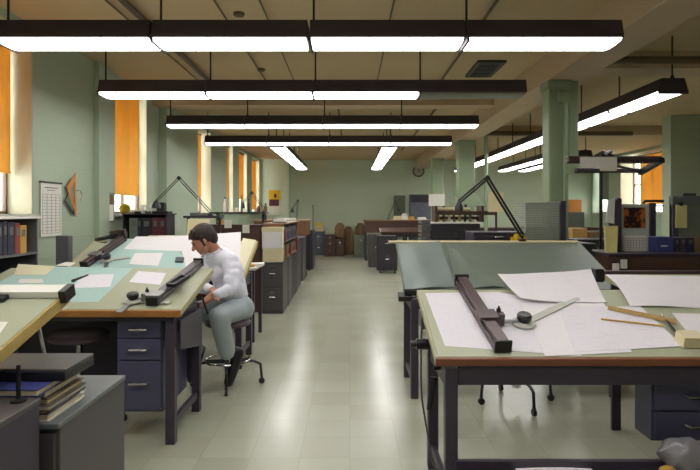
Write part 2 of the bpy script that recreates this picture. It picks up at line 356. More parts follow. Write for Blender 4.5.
tagpipe('pipe', 'dark pipe across the ceiling behind the first column', (2.82,11.9,3.2), (6.1,11.9,3.2), .05)
for x, r, lab in ((-2.16,.009,'leftmost thin conduit'), (-1.99,.03,'thick pipe running back'), (-1.2,.01,'thin conduit left of centre'), (-.8,.008,'faint thin conduit near centre'), (.39,.009,'thin conduit right of centre'), (1.3,.014,'conduit left of the beam')):
    tagpipe('conduit', lab+' along the ceiling towards the back', (x,.5,CEIL-.02-r), (x,8.9,CEIL-.02-r), r)
for k,(x,y0,y1) in enumerate(((-.2,9.6,13.5),(1.5,9.6,16.0))):
    tagpipe('conduit', ('thin ceiling pipe over the aisle between the far light rows','thin ceiling pipe left of the beam behind the light rows')[k], (x,y0,3.3), (x,y1,3.3), .02)
v = thing('ceiling_vent', 'dark square ceiling vent between first and second light rows', 'vent', (1.78,7.25,CEIL))
part(v, 'vent_frame', MB().box(1.6,1.96,6.88,6.93,3.37,3.4).box(1.6,1.96,7.6,7.65,3.37,3.4).box(1.6,1.65,6.93,7.6,3.37,3.4).box(1.91,1.96,6.93,7.6,3.37,3.4), M['duct'])
sl = MB()
for q in range(9): sl.box(1.65,1.91,6.96+.07*q,6.99+.07*q,3.372,3.395)
part(v, 'vent_slats', sl, M['darkblk'])
for (x,y,l) in ((-1.06,5.25,'nearest small round ceiling outlet cover'),(-1.18,7.3,'small round ceiling outlet cover behind second light row')):
    solo('outlet_cover', MB().lathe((x,y,CEIL-.03), [(.045,0),(.055,.015),(.055,.03)]), M['pipe'], l, 'outlet cover', smooth=True)

# ---------------------------------------------------------------- ceiling lights
W2 = .155
def light(loc, rz=0, on=True, label='', group=None):
    g = thing('ceiling_light', label, 'light fixture', (0,0,0), group)
    L = .58
    prof = [(-W2,0),(W2,0),(W2,.03),(W2*.8,.14),(-W2*.8,.14),(-W2,.03)]
    part(g, 'housing', MB().prism([(-L,y,z+.012) for y,z in prof], [(L,y,z+.012) for y,z in prof]), M['housing'])
    lp = [(-W2+.006,.012),(-W2+.016,-.004),(-.06,-.014),(.06,-.014),(W2-.016,-.004),(W2-.006,.012)]
    part(g, 'lens', MB().prism([(-L+.012,y,z) for y,z in lp], [(L-.012,y,z) for y,z in lp]), M['lens'] if on else M['lens_off'], label=None if on else 'unlit grey lens')
    part(g, 'hanger_rod', MB().cone((-L+.02,0,.14), (-L+.02,0,CEIL-2.79), .009).cone((-L+.02,0,.15),(-L+.02,0,.18),.02), M['rod'])
    part(g, 'joint_clip', MB().box(-L-.008,-L+.01,-W2-.005,W2+.005,-.02,.03), M['housing'])
    g.location = loc; g.rotation_euler = (0,0,rz); return g
H = 2.79
proto_on = None
def place_light(loc, rz, lab, grp):
    global proto_on
    if proto_on is None:
        proto_on = light(loc, rz, True, lab, grp); return
    c = copy_thing(proto_on); c.location = loc; c.rotation_euler = (0,0,rz); c['label'] = lab; c['group'] = grp
ordn0 = ['first','second','third','fourth','fifth','sixth','seventh','eighth','ninth','tenth']
ordn = ordn0 + ['eleventh','twelfth','thirteenth','fourteenth','fifteenth','sixteenth','seventeenth','eighteenth','nineteenth','twentieth','twenty-first','twenty-second','twenty-third']
rown = {1:'nearest', 2:'second', 3:'third', 4:'fourth'}
for r, y in ((1,4.25),(2,6.12),(3,8.33),(4,10.5)):
    for k in range(4):
        x = -2.67 + 1.18*(k+.5) if r == 1 else -2.74 + 1.166*(k+.5)
        lab = 'lit ceiling light, %s from the left in the %s crosswise row' % (ordn[k], rown[r])
        if r == 2 and k == 3:
            light((x,y,H), 0, False, 'unlit ceiling light at right end of the second crosswise row', 'crosswise ceiling lights'); continue
        place_light((x,y,H), 0, lab, 'crosswise ceiling lights')
for y, n in ((2.1,'overhead'), (0,'behind the camera')):
    for k in range(4): place_light((-2.7+1.166*(k+.5),y,H), 0, 'lit ceiling light %s, %s from the left of its row, out of frame' % (n, ordn[k]), 'ceiling lights outside the frame')
for x, nm in ((-1.45,'left'),(.8,'right')):
    for k in range(5): place_light((x,11.4+1.166*k,H), math.pi/2, '%s light from the near end of the %s lengthwise strip over the aisle' % (ordn[k], nm), 'lengthwise lights over the aisle')
for k in range(10): place_light((3.48,6.5+1.166*k,H), math.pi/2, '%s light from the near end of long strip right of the column' % ordn[k], 'lengthwise lights right of the beam')
for j, x in enumerate((4.85,5.5)):
    for k in range(4): place_light((x,13.4+1.166*k,H), math.pi/2, '%s light from near end of far right %s strip' % (ordn[k], ('upper','lower')[j]), 'far right lengthwise lights')
# ---------------------------------------------------------------- builders for furniture
def handle(parent, x, y, z, w=.13, name='handle'):
    return part(parent, name, MB().tube([(x-w/2,y,z),(x-w/2+.01,y-.022,z-.004),(x+w/2-.01,y-.022,z-.004),(x+w/2,y,z)], .008), M['chrome'], smooth=True, label='chrome handle')
def drafting_table(label, B, th=.045, legs=None, apron=None, steel='steel', edge='wood', side='sideed', top='boardgreen', lxr=None, lxl=None, group=None, aph=.09):
    cx = (B.x0+B.x1)/2; y0 = B.o.y; y1 = (B.o+B.d*B.L).y
    t = thing('drafting_table', label, 'table', (cx,(y0+y1)/2,0), group)
    part(t, 'tabletop', B.slab(MB(), B.x0+.012, B.x1-.012, .012, B.L-.012, -th, 0), M[top], .003)
    part(t, 'front_edge_strip', B.slab(MB(), B.x0, B.x1, -.008, .012, -th-.001, -.002), M[edge], .003)
    part(t, 'back_edge_strip', B.slab(MB(), B.x0, B.x1, B.L-.012, B.L+.008, -th-.001, -.002), M[side], .003)
    for u in (B.x0, B.x1-.012): part(t, 'side_edge_strip', B.slab(MB(), u, u+.012, .012, B.L-.012, -th-.001, -.002), M[side], .003)
    ly = legs or (y0+.07, y1-.13); s = .06
    lx = (lxl or B.x0+.05, lxr or B.x1-.05-s)
    zt = lambda y: B.o.z + (y-B.o.y)*B.d.z/B.d.y - th - .002
    for x in lx:
        for y in ly:
            zl = min(zt(ly[0]), zt(y))-.02
            part(t, 'leg', MB().box(x, x+s, y, y+s, 0, zl), M[steel], .004)
    zf = zt(ly[0])-.012
    a = MB().box(lx[0]+s, lx[1], ly[0]+.01, ly[0]+.03, zf-aph, zf)
    part(t, 'apron', a, M[steel], .003)
    part(t, 'back_rail', MB().box(lx[0]+s, lx[1], ly[1]+.03, ly[1]+.05, zf-.09, zf), M[steel], .003)
    for x in lx:
        part(t, 'side_rail', MB().box(x+.01, x+.05, ly[0]+s, ly[1], zf-.12, zf), M[steel], .003)
        part(t, 'lower_rail', MB().box(x+.015, x+.045, ly[0]+s, ly[1], .1, .15), M[steel], .003)
        # tilt brackets between the steel frame and the raised board
        yb = ly[1]+.02
        part(t, 'tilt_bracket', MB().prism([(x+.02,ly[0]+.1,zt(ly[0]+.1)-.03),(x+.02,yb,zf),(x+.02,yb,zt(yb)-.002)], [(x+.03,ly[0]+.1,zt(ly[0]+.1)-.03),(x+.03,yb,zf),(x+.03,yb,zt(yb)-.002)]), M['ltsteel'])
    return t
def pedestal(parent, x0, x1, y0, y1, z0, z1, heights, m='steel2', name='drawer_pedestal'):
    p = part(parent, name, MB().box(x0, x1, y0+.02, y1, z0, z1), M[m], .004)
    z = z1-.01
    for h in heights:
        d = part(p, 'drawer', MB().box(x0+.008, x1-.008, y0, y0+.019, z-h+.008, z), M[m], .004)
        hx = (x0+x1)/2; hz = z-h*.42
        z -= h
        handle(p, hx, y0, hz)
    return p
def sheet(name, B, pix, m, label, w=.0016, cat='paper', group=None, w0=.0006, uv=None):
    uv = uv or [B.pix(*q, w) for q in pix]
    return solo(name, B.poly(MB(), uv, w0, w), M[m], label, cat, group)
def drafting_machine(B, label, p0, p1, head, width=.06, hgt=.045, m='rail', scale=None, rot=0, short=.7, cm='alu'):
    """track clamped to the board, with a sliding carriage, head, knob and scales"""
    a = B.pix(*p0, .04); b = B.pix(*p1, .04)
    c = B.p(*a, 0)
    t = thing('drafting_machine', label, 'drafting machine', tuple(c))
    da = V((b[0]-a[0], b[1]-a[1])); L = da.length; ang = math.atan2(da.y, da.x)
    F = B.frame(a[0], a[1], .004, ang)
    def tb(mb, *q): return mb.box(*q, m=F)
    w = width/2
    tr = MB(); tb(tr, 0, L, -w, w, .0, hgt*.55); tb(tr, 0, L, -w*.75, w*.75, hgt*.55, hgt)
    part(t, 'track', tr, M[m], .005)
    part(t, 'end_cap', tb(MB(), -.012, .0, -w*1.05, w*1.05, -.001, hgt*1.05), M['black'], .004)
    part(t, 'end_cap', tb(MB(), L, L+.02, -w*1.05, w*1.05, -.001, hgt*1.15), M['black'], .004)
    hu, hv = B.pix(*head, .03)
    G = B.frame(hu, hv, .006, rot); G3 = G.to_3x3(); g = G.translation
    hp = F.inverted() @ g; sgn = 1 if hp.y > 0 else -1
    k = max(.05, min(L-.05, hp.x))
    cr = MB(); tb(cr, k-.05, k+.05, -w*1.3, w*1.3, hgt, hgt+.012); tb(cr, k-.02, k+.02, *sorted((sgn*w*1.0, sgn*(w+.05))), .005, hgt+.01)
    part(t, 'carriage', cr, M[cm], .003)
    part(t, 'clamp_screw', MB().lathe(F @ V((k+.03, sgn*(w+.03), hgt)), [(.012,0),(.012,.02),(.005,.022),(.005,.035)], 12, G3), M['black'], smooth=True)
    ar = MB().tube([F @ V((k, sgn*(w+.04), .02)), G @ V((0,0,.02))], .012)
    part(t, 'link_arm', ar, M['alu'], smooth=True)
    part(t, 'head_plate', MB().lathe(g, [(.058,0),(.062,.004),(.062,.012),(.055,.016)], 24, G3), M['framelt'], smooth=True)
    part(t, 'head_knob', MB().lathe(g, [(.026,.016),(.03,.02),(.031,.03),(.038,.034),(.039,.052),(.032,.06),(.01,.062)], 18, G3), M['black'], smooth=True)
    sc = scale or .32
    part(t, 'long_scale', MB().box(.05, .05+sc, -.022, .022, .001, .006, m=G), M['framelt'], label='flat straight scale')
    if short: part(t, 'short_scale', MB().box(-.02, .02, -.05-sc*short, -.05, .001, .004, m=G), M['alu'], label='flat straight scale')
    return t
def desk_lamp(label, base, elbow, head, bz=None, m='black', r=.009, shade=.07):
    base, elbow, head = V(base), V(elbow), V(head)
    t = thing('desk_lamp', label, 'lamp', tuple(base))
    part(t, 'base_clamp', MB().lathe(base, [(.035,0),(.035,.02),(.015,.024),(.012,.05)], 14).box(base.x-.02,base.x+.02,base.y-.02,base.y+.02,base.z,base.z+.015), M[m], smooth=True)
    b = base+V((0,0,.05)); off = (elbow-b).cross(V((0,1,0))).normalized()*.014
    part(t, 'lower_arm', MB().cone(b+off, elbow+off, r*.7).cone(b-off, elbow-off, r*.7), M[m], smooth=True)
    off = (head-elbow).cross(V((0,1,0))).normalized()*.012
    part(t, 'elbow_joint', MB().cone(elbow-V((0,.02,0)), elbow+V((0,.02,0)), .025), M[m], smooth=True)
    part(t, 'upper_arm', MB().cone(elbow+off, head+off, r*.6).cone(elbow-off, head-off, r*.6), M[m], smooth=True)
    part(t, 'lamp_shade', MB().lathe(head-V((0,0,.09)), [(shade,0),(shade*.93,.04),(shade*.5,.085),(shade*.3,.1)], 18), M[m], smooth=True)
    return t
def cabinet(label, x0, x1, y0, y1, z1, m='grey', drawers=0, face='front', z0=0, name='cabinet', cat='cabinet', topm=None, group=None):
    t = thing(name, label, cat, ((x0+x1)/2,(y0+y1)/2,z0), group)
    part(t, 'body', MB().box(x0, x1, y0+.015, y1, z0, z1-.02), M[m], .004)
    part(t, 'top_panel', MB().box(x0-.004, x1+.004, y0-.002, y1+.004, z1-.02, z1), M[topm or m], .004)
    n = drawers or 1; hh = (z1-z0-.07)/n
    for i in range(n):
        za = z0+.04+i*hh
        d = part(t, 'drawer' if drawers else 'door', MB().box(x0+.012, x1-.012, y0, y0+.014, za+.006, za+hh-.006), M[m], .003)
        handle(d, (x0+x1)/2, y0, za+hh*.62, min(.1, (x1-x0)*.35))
        if drawers: part(d, 'label_holder', MB().box((x0+x1)/2-.03, (x0+x1)/2+.03, y0-.003, y0, za+hh*.75, za+hh*.85), M['chrome'])
    return t
def binder(x0, x1, y0, y1, z0, z1, m, label, axis='x', group=None, name='binder', lm='ltsteel', cat='binder'):
    """axis = the direction its spine faces: 'y' towards the camera, 'x' towards the aisle"""
    t = thing(name, label, cat, ((x0+x1)/2,(y0+y1)/2,z0), group)
    part(t, 'cover', MB().box(x0,x1,y0,y1,z0,z1), M[m], .004)
    if axis == 'y':
        part(t, 'spine_label', MB().box(x0+(x1-x0)*.25, x1-(x1-x0)*.25, y0-.002, y0, z0+(z1-z0)*.6, z0+(z1-z0)*.85), M[lm])
    else:
        part(t, 'spine_label', MB().box(x1, x1+.002, y0+(y1-y0)*.25, y1-(y1-y0)*.25, z0+(z1-z0)*.6, z0+(z1-z0)*.85), M[lm])
    return t
def stool(label, cx, cy, seat, rot=0, R=.29, ringz=.22, group=None, ring=.19):
    t = thing('drafting_stool', label, 'stool', (0,0,0), group)
    part(t, 'seat', MB().lathe((0,0,seat-.06), [(.15,0),(.19,.01),(.2,.035),(.18,.058),(.05,.062)], 24), M['seatv'], smooth=True)
    part(t, 'seat_post', MB().cone((0,0,.12), (0,0,seat-.06), .022).cone((0,0,.12),(0,0,.34),.034), M['chrome'], smooth=True)
    part(t, 'foot_ring', MB().torus((0,0,ringz), ring, .011), M['chrome'], smooth=True)
    for k in range(4):
        a = math.pi/2*k; c, s = math.cos(a), math.sin(a)
        l = part(t, 'leg', MB().tube([(c*.03,s*.03,.2),(c*(R-.07),s*(R-.07),.2),(c*(R-.01),s*(R-.01),.17),(c*R,s*R,.06)], .012).cone((c*.03,s*.03,ringz),(c*ring,s*ring,ringz),.007), M['black'], smooth=True)
        part(l, 'caster', MB().cone((c*R-s*.012,s*R+c*.012,.026), (c*R+s*.012,s*R-c*.012,.026), .026, n=14).box(c*R-.01,c*R+.01,s*R-.01,s*R+.01,.03,.065), M['black'], smooth=True)
    t.location = (cx,cy,0); t.rotation_euler = (0,0,rot); return t

# ---------------------------------------------------------------- table A: big left table with drawers
A = Board(-2.68, -1.08, 3.5, .876, 4.34, 1.058)
tA = drafting_table('dark steel drafting table on the left with three drawers and mint sheet', A, legs=(3.54,4.125), edge='wood', aph=.03)
pedestal(tA, -1.525, -1.225, 3.585, 4.13, .19, .8, [.12,.145,.325])
part(tA, 'side_panel', MB().prism([(-1.118,3.6,.79),(-1.118,4.12,.79),(-1.118,4.12,.5),(-1.118,3.6,.6)], [(-1.108,3.6,.79),(-1.108,4.12,.79),(-1.108,4.12,.5),(-1.108,3.6,.6)]), M['steel'])
part(tA, 'modesty_panel', MB().box(-2.5,-1.2,4.15,4.165,.25,.8), M['steel'])
sheet('mint_board_sheet', A, [(30,266),(133,268),(98,302),(-40,302)], 'mint', 'large pale mint sheet covering left part of the near left table', w=.0012, cat='sheet')
sheet('paper_sheet', A, [(18,264),(55,266),(46,275),(14,275)], 'creamp', 'cream drawing sheet near the far edge of the near left table', .0026, w0=.0014)
sheet('paper_sheet', A, [(83,275),(114,274),(110,287),(72,288)], 'paper', 'white sheet under the black pen on the mint sheet', .0026, w0=.0014)
sheet('paper_sheet', A, [(138,271),(166,273),(160,285),(129,282)], 'paper', 'white sheet beside the drafting machine head on near left table', .0026, w0=.0014)
sheet('paper_sheet', A, [(66,262),(76,262.5),(70,266),(55,265.5)], 'white', 'small white sheet lying at far edge of the near left table', .0036, w0=.002)
sheet('plastic_rule', A, [(20,279),(42,279),(44,283),(18,283)], 'white', 'short clear plastic rule on the mint sheet', .004, cat='ruler', w0=.0014)
a0 = A.pix(72,281,.01); a1 = A.pix(88,275,.01)
pn = thing('drafting_pen', 'black pen lying on the mint sheet of the near left table', 'pen', tuple(A.p(*a0,.0)))
part(pn, 'barrel', MB().cone(A.p(*a0,.012), A.p(*a1,.012), .009, .005), M['black'], smooth=True)
part(pn, 'cap', MB().cone(A.p(*a0,.012), A.p(a0[0]+.02,a0[1]+.012,.012), .011), M['black'], smooth=True)
drafting_machine(A, 'grey drafting machine along the right edge of near left table', (152,300), (198,262), (133,298), width=.075, hgt=.055, m='greyrail', rot=-.1, scale=.2)
q = A.pix(178,281,.07); Fq = A.frame(q[0], q[1], .056, math.atan2(1,.16)-.05)
ck = MB().box(-.09,.09,-.03,.03,.006,.03, m=Fq); 
ck2 = thing('brake_handle', 'black loop handle clipped on the grey machine track', 'handle clip', tuple(Fq.translation))
part(ck2, 'loop_frame', MB().box(-.1,.1,-.035,-.02,.004,.03,m=Fq).box(-.1,.1,.02,.035,.004,.03,m=Fq).box(-.1,-.08,-.02,.02,.004,.03,m=Fq).box(.08,.1,-.02,.02,.004,.03,m=Fq), M['black'], .003)
part(ck2, 'loop_pad', MB().box(-.08,.08,-.02,.02,.004,.012,m=Fq), M['alu'])

# ---------------------------------------------------------------- table B: behind, with large white drawings
B_ = Board(-2.75, -.985, 5.17, .908, 5.9, 1.19)
tB = drafting_table('second left drafting table covered with large white drawings', B_, edge='yellowwood', side='yellowwood')
sheet('mint_board_sheet', B_, [(112,238),(170,240),(196,272),(84,268)], 'mint', 'mint sheet on the second left table under white drawings', .0012, cat='sheet')
sheet('paper_sheet', B_, [(136,236.5),(200,236),(205,252),(124,249)], 'paper2', 'wide white drawing across top of the second left table', .0026, w0=.0014)
sheet('paper_sheet', B_, [(135,253),(163,253),(158,266),(129,264)], 'paper2', 'white drawing on lower left part of second left table', .0026, w0=.0014)
sheet('paper_sheet', B_, [(178,236),(241,232),(240,265),(186,268)], 'paper2', 'big white drawing on the second left table behind the man', .004, w0=.0028)
sheet('paper_sheet', B_, [(243,238),(256,240),(244,270),(232,268)], 'creamp', 'cream drawing at the right edge of the second left table', .0026, w0=.0014)
sheet('eraser_clip', B_, [(176,257),(184,257),(183,261),(175,261)], 'ink', 'small dark eraser on the mint sheet of second left table', .02, cat='eraser', w0=.0014)
drafting_machine(B_, 'dark drafting machine along the left side of second left table', (84,264), (122,238), (107,258), width=.08, hgt=.06, m='rail', rot=.3, scale=.16)
cw = thing('counterweight', 'black counterweight resting on the far edge of second left table', 'counterweight', tuple(pt(110,238,5.92)))
c0 = pt(96,240,5.93); c1 = pt(126,233,5.93)
part(cw, 'weight_body', MB().cone(c1-V((.16,0,.02)), c1, .045).cone(c0, c1, .022), M['black'], smooth=True)
part(cw, 'weight_arm', MB().tube([c0, c0+V((.05,-.05,-.03)), c0+V((.15,-.08,-.03))], .014), M['black'], smooth=True)

# ---------------------------------------------------------------- table C: foreground left corner
C_ = Board(-2.9, -1.133, 1.46, .96, 2.21, 1.178)
drafting_table('green topped drafting table corner in the left foreground', C_, edge='yellowwood', side='yellowwood', legs=(1.5,2.05), steel='black', lxr=-1.75)
u, vv = C_.pix(66,293,.02)
pr = thing('parallel_rule', 'white parallel rule along far edge of the foreground left table', 'ruler', tuple(C_.p(-1.6,C_.L-.06,.002)))
part(pr, 'blade', C_.slab(MB(), -2.6, -1.14, C_.L-.06, C_.L+.012, .002, .028), M['white'], .002)
part(pr, 'end_block', C_.slab(MB(), -1.139, -1.11, C_.L-.065, C_.L+.016, -.02, .032), M['black'], .004, label='black end block')
part(pr, 'blade_clip', C_.slab(MB(), -1.42, -1.33, C_.L-.1, C_.L-.061, .002, .02), M['black'], .004)
sheet('paper_sheet', C_, [(-20,320),(8,322),(-4,338),(-30,338)], 'white', 'white paper corner on the foreground green table', .002)
solo('prop_strut', MB().cone((-1.22,2.14,1.1),(-1.27,2.33,.78),.007), M['chrome'], 'thin pale prop rod between the cabinet and the tilted green board', 'rod', smooth=True)

# cabinets below, left foreground
P = cabinet('dark steel cabinet in left foreground with binders stacked on it', -1.46, -1.0, 1.88, 2.44, .776, 'grey', 2, topm='topgrey')
N = cabinet('dark steel cabinet nearest the camera at the bottom left corner', -1.62, -1.035, 1.2, 1.835, .88, 'steel', 2, topm='grey')
ps = thing('pen_stand', 'black post on a round foot on nearest left cabinet', 'stand', (-1.085,1.8,.88))
part(ps, 'foot', MB().lathe((-1.085,1.8,.88), [(.025,0),(.025,.006),(.01,.01)], 16), M['black'], smooth=True)
part(ps, 'post', MB().cone((-1.085,1.8,.885), (-1.085,1.8,1.0), .007), M['black'], smooth=True)
z = .776
for k, (m, h, x1, y0, y1, lab) in enumerate((('white',.022,-1.04,1.9,2.16,'white catalogue at the bottom of the foreground stack'), ('maroon',.016,-1.05,1.9,2.14,'maroon book in the foreground stack just above the white one'), ('ink',.02,-1.03,1.89,2.15,'grey book in the middle of the foreground stack'), ('kraft',.02,-1.04,1.9,2.15,'kraft brown book below the navy one'), ('navy',.026,-1.05,1.9,2.14,'navy book just under the blue folder'), ('blue',.024,-1.045,1.842,2.12,'blue folder in the stack directly under the black case'))):
    t = thing('stacked_book', lab, 'book', ((-1.4+x1)/2,2.02,z), 'books stacked on the foreground cabinet')
    part(t, 'cover', MB().box(-1.4,x1,y0,y1,z,z+.003).box(-1.4,x1,y0,y1,z+h-.003,z+h).box(-1.4,-1.396,y0,y1,z+.003,z+h-.003), M[m])
    part(t, 'page_block', MB().box(-1.396,x1-.008,y0+.006,y1-.006,z+.003,z+h-.003), M['cream'])
    z += h
bc = thing('document_case', 'black flat document case on top of the foreground stack', 'case', (-1.2,2.0,z))
part(bc, 'lower_shell', MB().box(-1.4,-1.0,1.93,2.15,z,z+.03), M['black'], .004)
part(bc, 'lid', MB().box(-1.4,-1.0,1.93,2.15,z+.031,z+.045), M['grey'], .004)
# stool in front of table A
stool('dark round stool pushed under the near left table', -1.9, 3.86, .66, .3)

# ---------------------------------------------------------------- left wall furniture
def bookcase(label, x0, x1, y0, y1, z0, z1, shelves, face, m='grey', name='bookcase', topm=None):
    t = thing(name, label, 'bookcase', ((x0+x1)/2,(y0+y1)/2,z0)); e = .018
    part(t, 'top_board', MB().box(x0-.01,x1+.02,y0-.02,y1+.02,z1-e,z1), M[topm or m], .003)
    part(t, 'base_board', MB().box(x0,x1,y0,y1,z0,z0+.05), M[m])
    if face == 'x':
        part(t, 'side_panel', MB().box(x0,x1,y0,y0+e,z0+.05,z1-e), M[m]); part(t, 'side_panel', MB().box(x0,x1,y1-e,y1,z0+.05,z1-e), M[m])
        part(t, 'back_panel', MB().box(x0,x0+.01,y0+e,y1-e,z0+.05,z1-e), M[m])
    else:
        part(t, 'side_panel', MB().box(x0,x0+e,y0,y1,z0+.05,z1-e), M[m]); part(t, 'side_panel', MB().box(x1-e,x1,y0,y1,z0+.05,z1-e), M[m])
        part(t, 'back_panel', MB().box(x0+e,x1-e,y1-.01,y1,z0+.05,z1-e), M[m])
    for z in shelves:
        if face == 'x': part(t, 'shelf', MB().box(x0+.01,x1,y0+e,y1-e,z-e,z), M['ltsteel'])
        else: part(t, 'shelf', MB().box(x0+e,x1-e,y0,y1-.01,z-e,z), M['ltsteel'])
    return t
bookcase('grey wall bookcase with a white top at the left edge', -3.14, -2.78, 3.9, 4.9, 0, 1.46, (.5,.82,1.147), 'x', 'ltsteel', topm='white')
y = 4.0
for k, (w, h, m, nm) in enumerate(((.1,.27,'brown','brown binder, leftmost'), (.09,.26,'tan','tan folder left of the dark binders'), (.1,.26,'darkblk','black binder left of maroon one'),(.06,.28,'maroon','dark maroon binder'),(.09,.27,'navy','navy binder right of the maroon one'),(.06,.28,'darkblk','black thin binder between two navy ones'),(.1,.27,'navy','second wide navy binder'),(.07,.26,'red','brownish red binder beside the tan one'),(.1,.24,'tan','tan yellow binder, rightmost'))):
    binder(-3.1, -2.8, y, y+w-.006, 1.147, 1.147+h, m, nm+' in left wall bookcase', 'x', 'binders in left wall bookcase'); y += w
# wall paper chart, triangle etc.
ch = thing('wall_chart', 'large white printed chart on the left wall beside first window', 'chart', (XL+.012,5.92,1.24))
part(ch, 'chart_sheet', MB().box(XL+.01,XL+.014,5.72,6.13,1.24,1.81), M['white'])
ln = MB().box(XL+.014,XL+.016,5.8,6.05,1.755,1.765).box(XL+.014,XL+.016,5.84,6.0,1.73,1.736)
for q_ in range(14): ln.box(XL+.014,XL+.0155,5.75,6.1,1.27+.032*q_,1.273+.032*q_)
for q_ in range(5): ln.box(XL+.014,XL+.0155,5.75+.0865*q_,5.753+.0865*q_,1.27,1.69)
part(ch, 'printed_grid', ln, M['ltsteel'])
part(ch, 'top_bar', MB().box(XL+.004,XL+.022,5.71,6.14,1.808,1.825), M['darkblk'])
def tri(name, pts, m, x, lab, th=.004, hole=.45):
    c = sum((V(p) for p in pts), V((0,0)))/3; mb = MB()
    inn = [c+(V(p)-c)*hole for p in pts]
    for i in range(3):
        a, b = V(pts[i]), V(pts[(i+1)%3]); ia, ib = inn[i], inn[(i+1)%3]
        mb.prism([(x,a.x,a.y),(x,b.x,b.y),(x,ib.x,ib.y),(x,ia.x,ia.y)], [(x+th,a.x,a.y),(x+th,b.x,b.y),(x+th,ib.x,ib.y),(x+th,ia.x,ia.y)])
    return solo(name, mb, M[m], lab, 'set square')
tri('set_square', [(6.2,1.78),(6.4,1.96),(6.42,1.44)], 'orange', XL+.035, 'orange plastic set square hanging on left wall', hole=.5)
tri('set_square', [(6.17,1.62),(6.42,1.92),(6.4,1.45)], 'darkblk', XL+.02, 'dark edged set square hanging behind the orange one', hole=.78)
hk = solo('wall_hook', MB().tube([(XL+.0,6.45,1.75),(XL+.06,6.46,1.75),(XL+.06,6.5,1.7),(XL+.06,6.46,1.63)], .006), M['chrome'], 'metal hook beside the orange set square', 'hook', smooth=True)
solo('storage_bin', MB().box(-3.0,-2.87,5.6,5.7,0,1.26), M['ltsteel'], 'narrow grey bin against left wall below the chart', 'bin', bev=.01)
cl = thing('clipboard', 'small clipboard hanging on left wall left of the second window', 'clipboard', (XL+.02,7.38,1.38))
part(cl, 'backing_board', MB().box(XL+.004,XL+.01,7.26,7.5,1.36,1.76), M['panelg'])
part(cl, 'white_sheet', MB().box(XL+.01,XL+.014,7.28,7.48,1.38,1.6), M['white']); part(cl, 'dark_picture', MB().box(XL+.01,XL+.016,7.3,7.46,1.6,1.73), M['brown'])
solo('felt_ball', MB().ball((-3.19,7.78,1.478+.07), .078, 3, (1,1,.9)), M['lime'], 'round yellow ball on the sill of the second window', 'ball', smooth=True)
bookcase('dark bookcase under the second left window', -3.1, -2.5, 7.5, 7.85, 0, 1.48, (.45,.8,1.13), 'y', 'darkblk')
x = -3.02
for k, (w, m, nm) in enumerate(((.12,'panelg','grey green binder'),(.05,'navy','slim navy binder'),(.14,'darkblk','wide black binder'),(.1,'maroon','maroon binder'),(.09,'maroon','second maroon binder, rightmost'))):
    binder(x, x+w-.005, 7.52, 7.8, 1.13, 1.42, m, nm+' in bookcase under the second window', 'y', 'binders under the second window'); x += w
for (x0,y0,z0,w,d,h,m,nm,lab) in ((-2.96,7.55,1.48,.16,.2,.03,'darkblk','desk_tray','black desk tray on top of the window bookcase'), (-2.72,7.55,1.48,.22,.2,.03,'darkblk','desk_tray','black tray at right on the window bookcase top'),
    (-2.86,7.52,1.48,.05,.05,.12,'white','paper_cup','white cup on the window bookcase'), (-2.74,7.53,1.511,.14,.02,.1,'white','note_card','white card standing on the window bookcase'), (-3.0,7.5,1.511,.22,.1,.02,'white','paper_stack','white papers stacked on the window bookcase')):
    solo(nm, MB().box(x0,x0+w,y0,y0+d,z0,z0+h), M[m], lab, nm.replace('_',' '), bev=.003)
solo('desk_speaker', MB().box(-2.62,-2.52,7.45,7.55,1.511,1.63), M['black'], 'small black box standing at right end of window bookcase', 'box', bev=.005)
# table G beyond table B, raised drawings, lamps
G_ = Board(-2.6, -1.5, 6.5, 1.02, 7.1, 1.2)
drafting_table('third left drafting table behind the white drawings', G_, edge='darkwood', side='sideed')
sheet('paper_sheet', G_, None, 'white', 'white sheet at left of the third left table', .002, uv=[(-2.45,.3),(-2.1,.3),(-2.1,.6),(-2.45,.6)])
dp = thing('cream_folder', 'cream folder standing on third table behind the mans head', 'folder', (-1.88,6.98,1.16))
part(dp, 'front_cover', MB().prism([(-2.05,6.9,1.17),(-1.76,6.9,1.17),(-1.76,6.93,1.17),(-2.05,6.93,1.17)],[(-2.06,6.98,1.41),(-1.78,6.98,1.41),(-1.78,7.0,1.41),(-2.06,7.0,1.41)]), M['cream'])
part(dp, 'folder_foot', MB().box(-2.02,-1.8,6.93,7.04,1.155,1.172), M['cream'])
wt = thing('side_shelf', 'dark slatted tray standing above third left table', 'shelf', (-2.0,7.35,0))
part(wt, 'tray', MB().box(-2.2,-1.72,7.25,7.5,1.42,1.45), M['darkblk'], .004)
for xx in (-2.18,-1.76):
    part(wt, 'upright', MB().box(xx,xx+.03,7.35,7.38,0,1.42), M['darkblk'])
solo('document_tray', MB().box(-2.12,-1.9,7.28,7.46,1.45,1.49), M['ltsteel'], 'grey papers tray left of the lamp clamp behind third table', 'tray', bev=.005)
desk_lamp('black swing arm lamp with peaked arms in front of the left windows', (-1.86,7.33,1.45), pt(179,178,7.3), pt(156,206,7.25)+V((0,0,.06)), shade=.06)
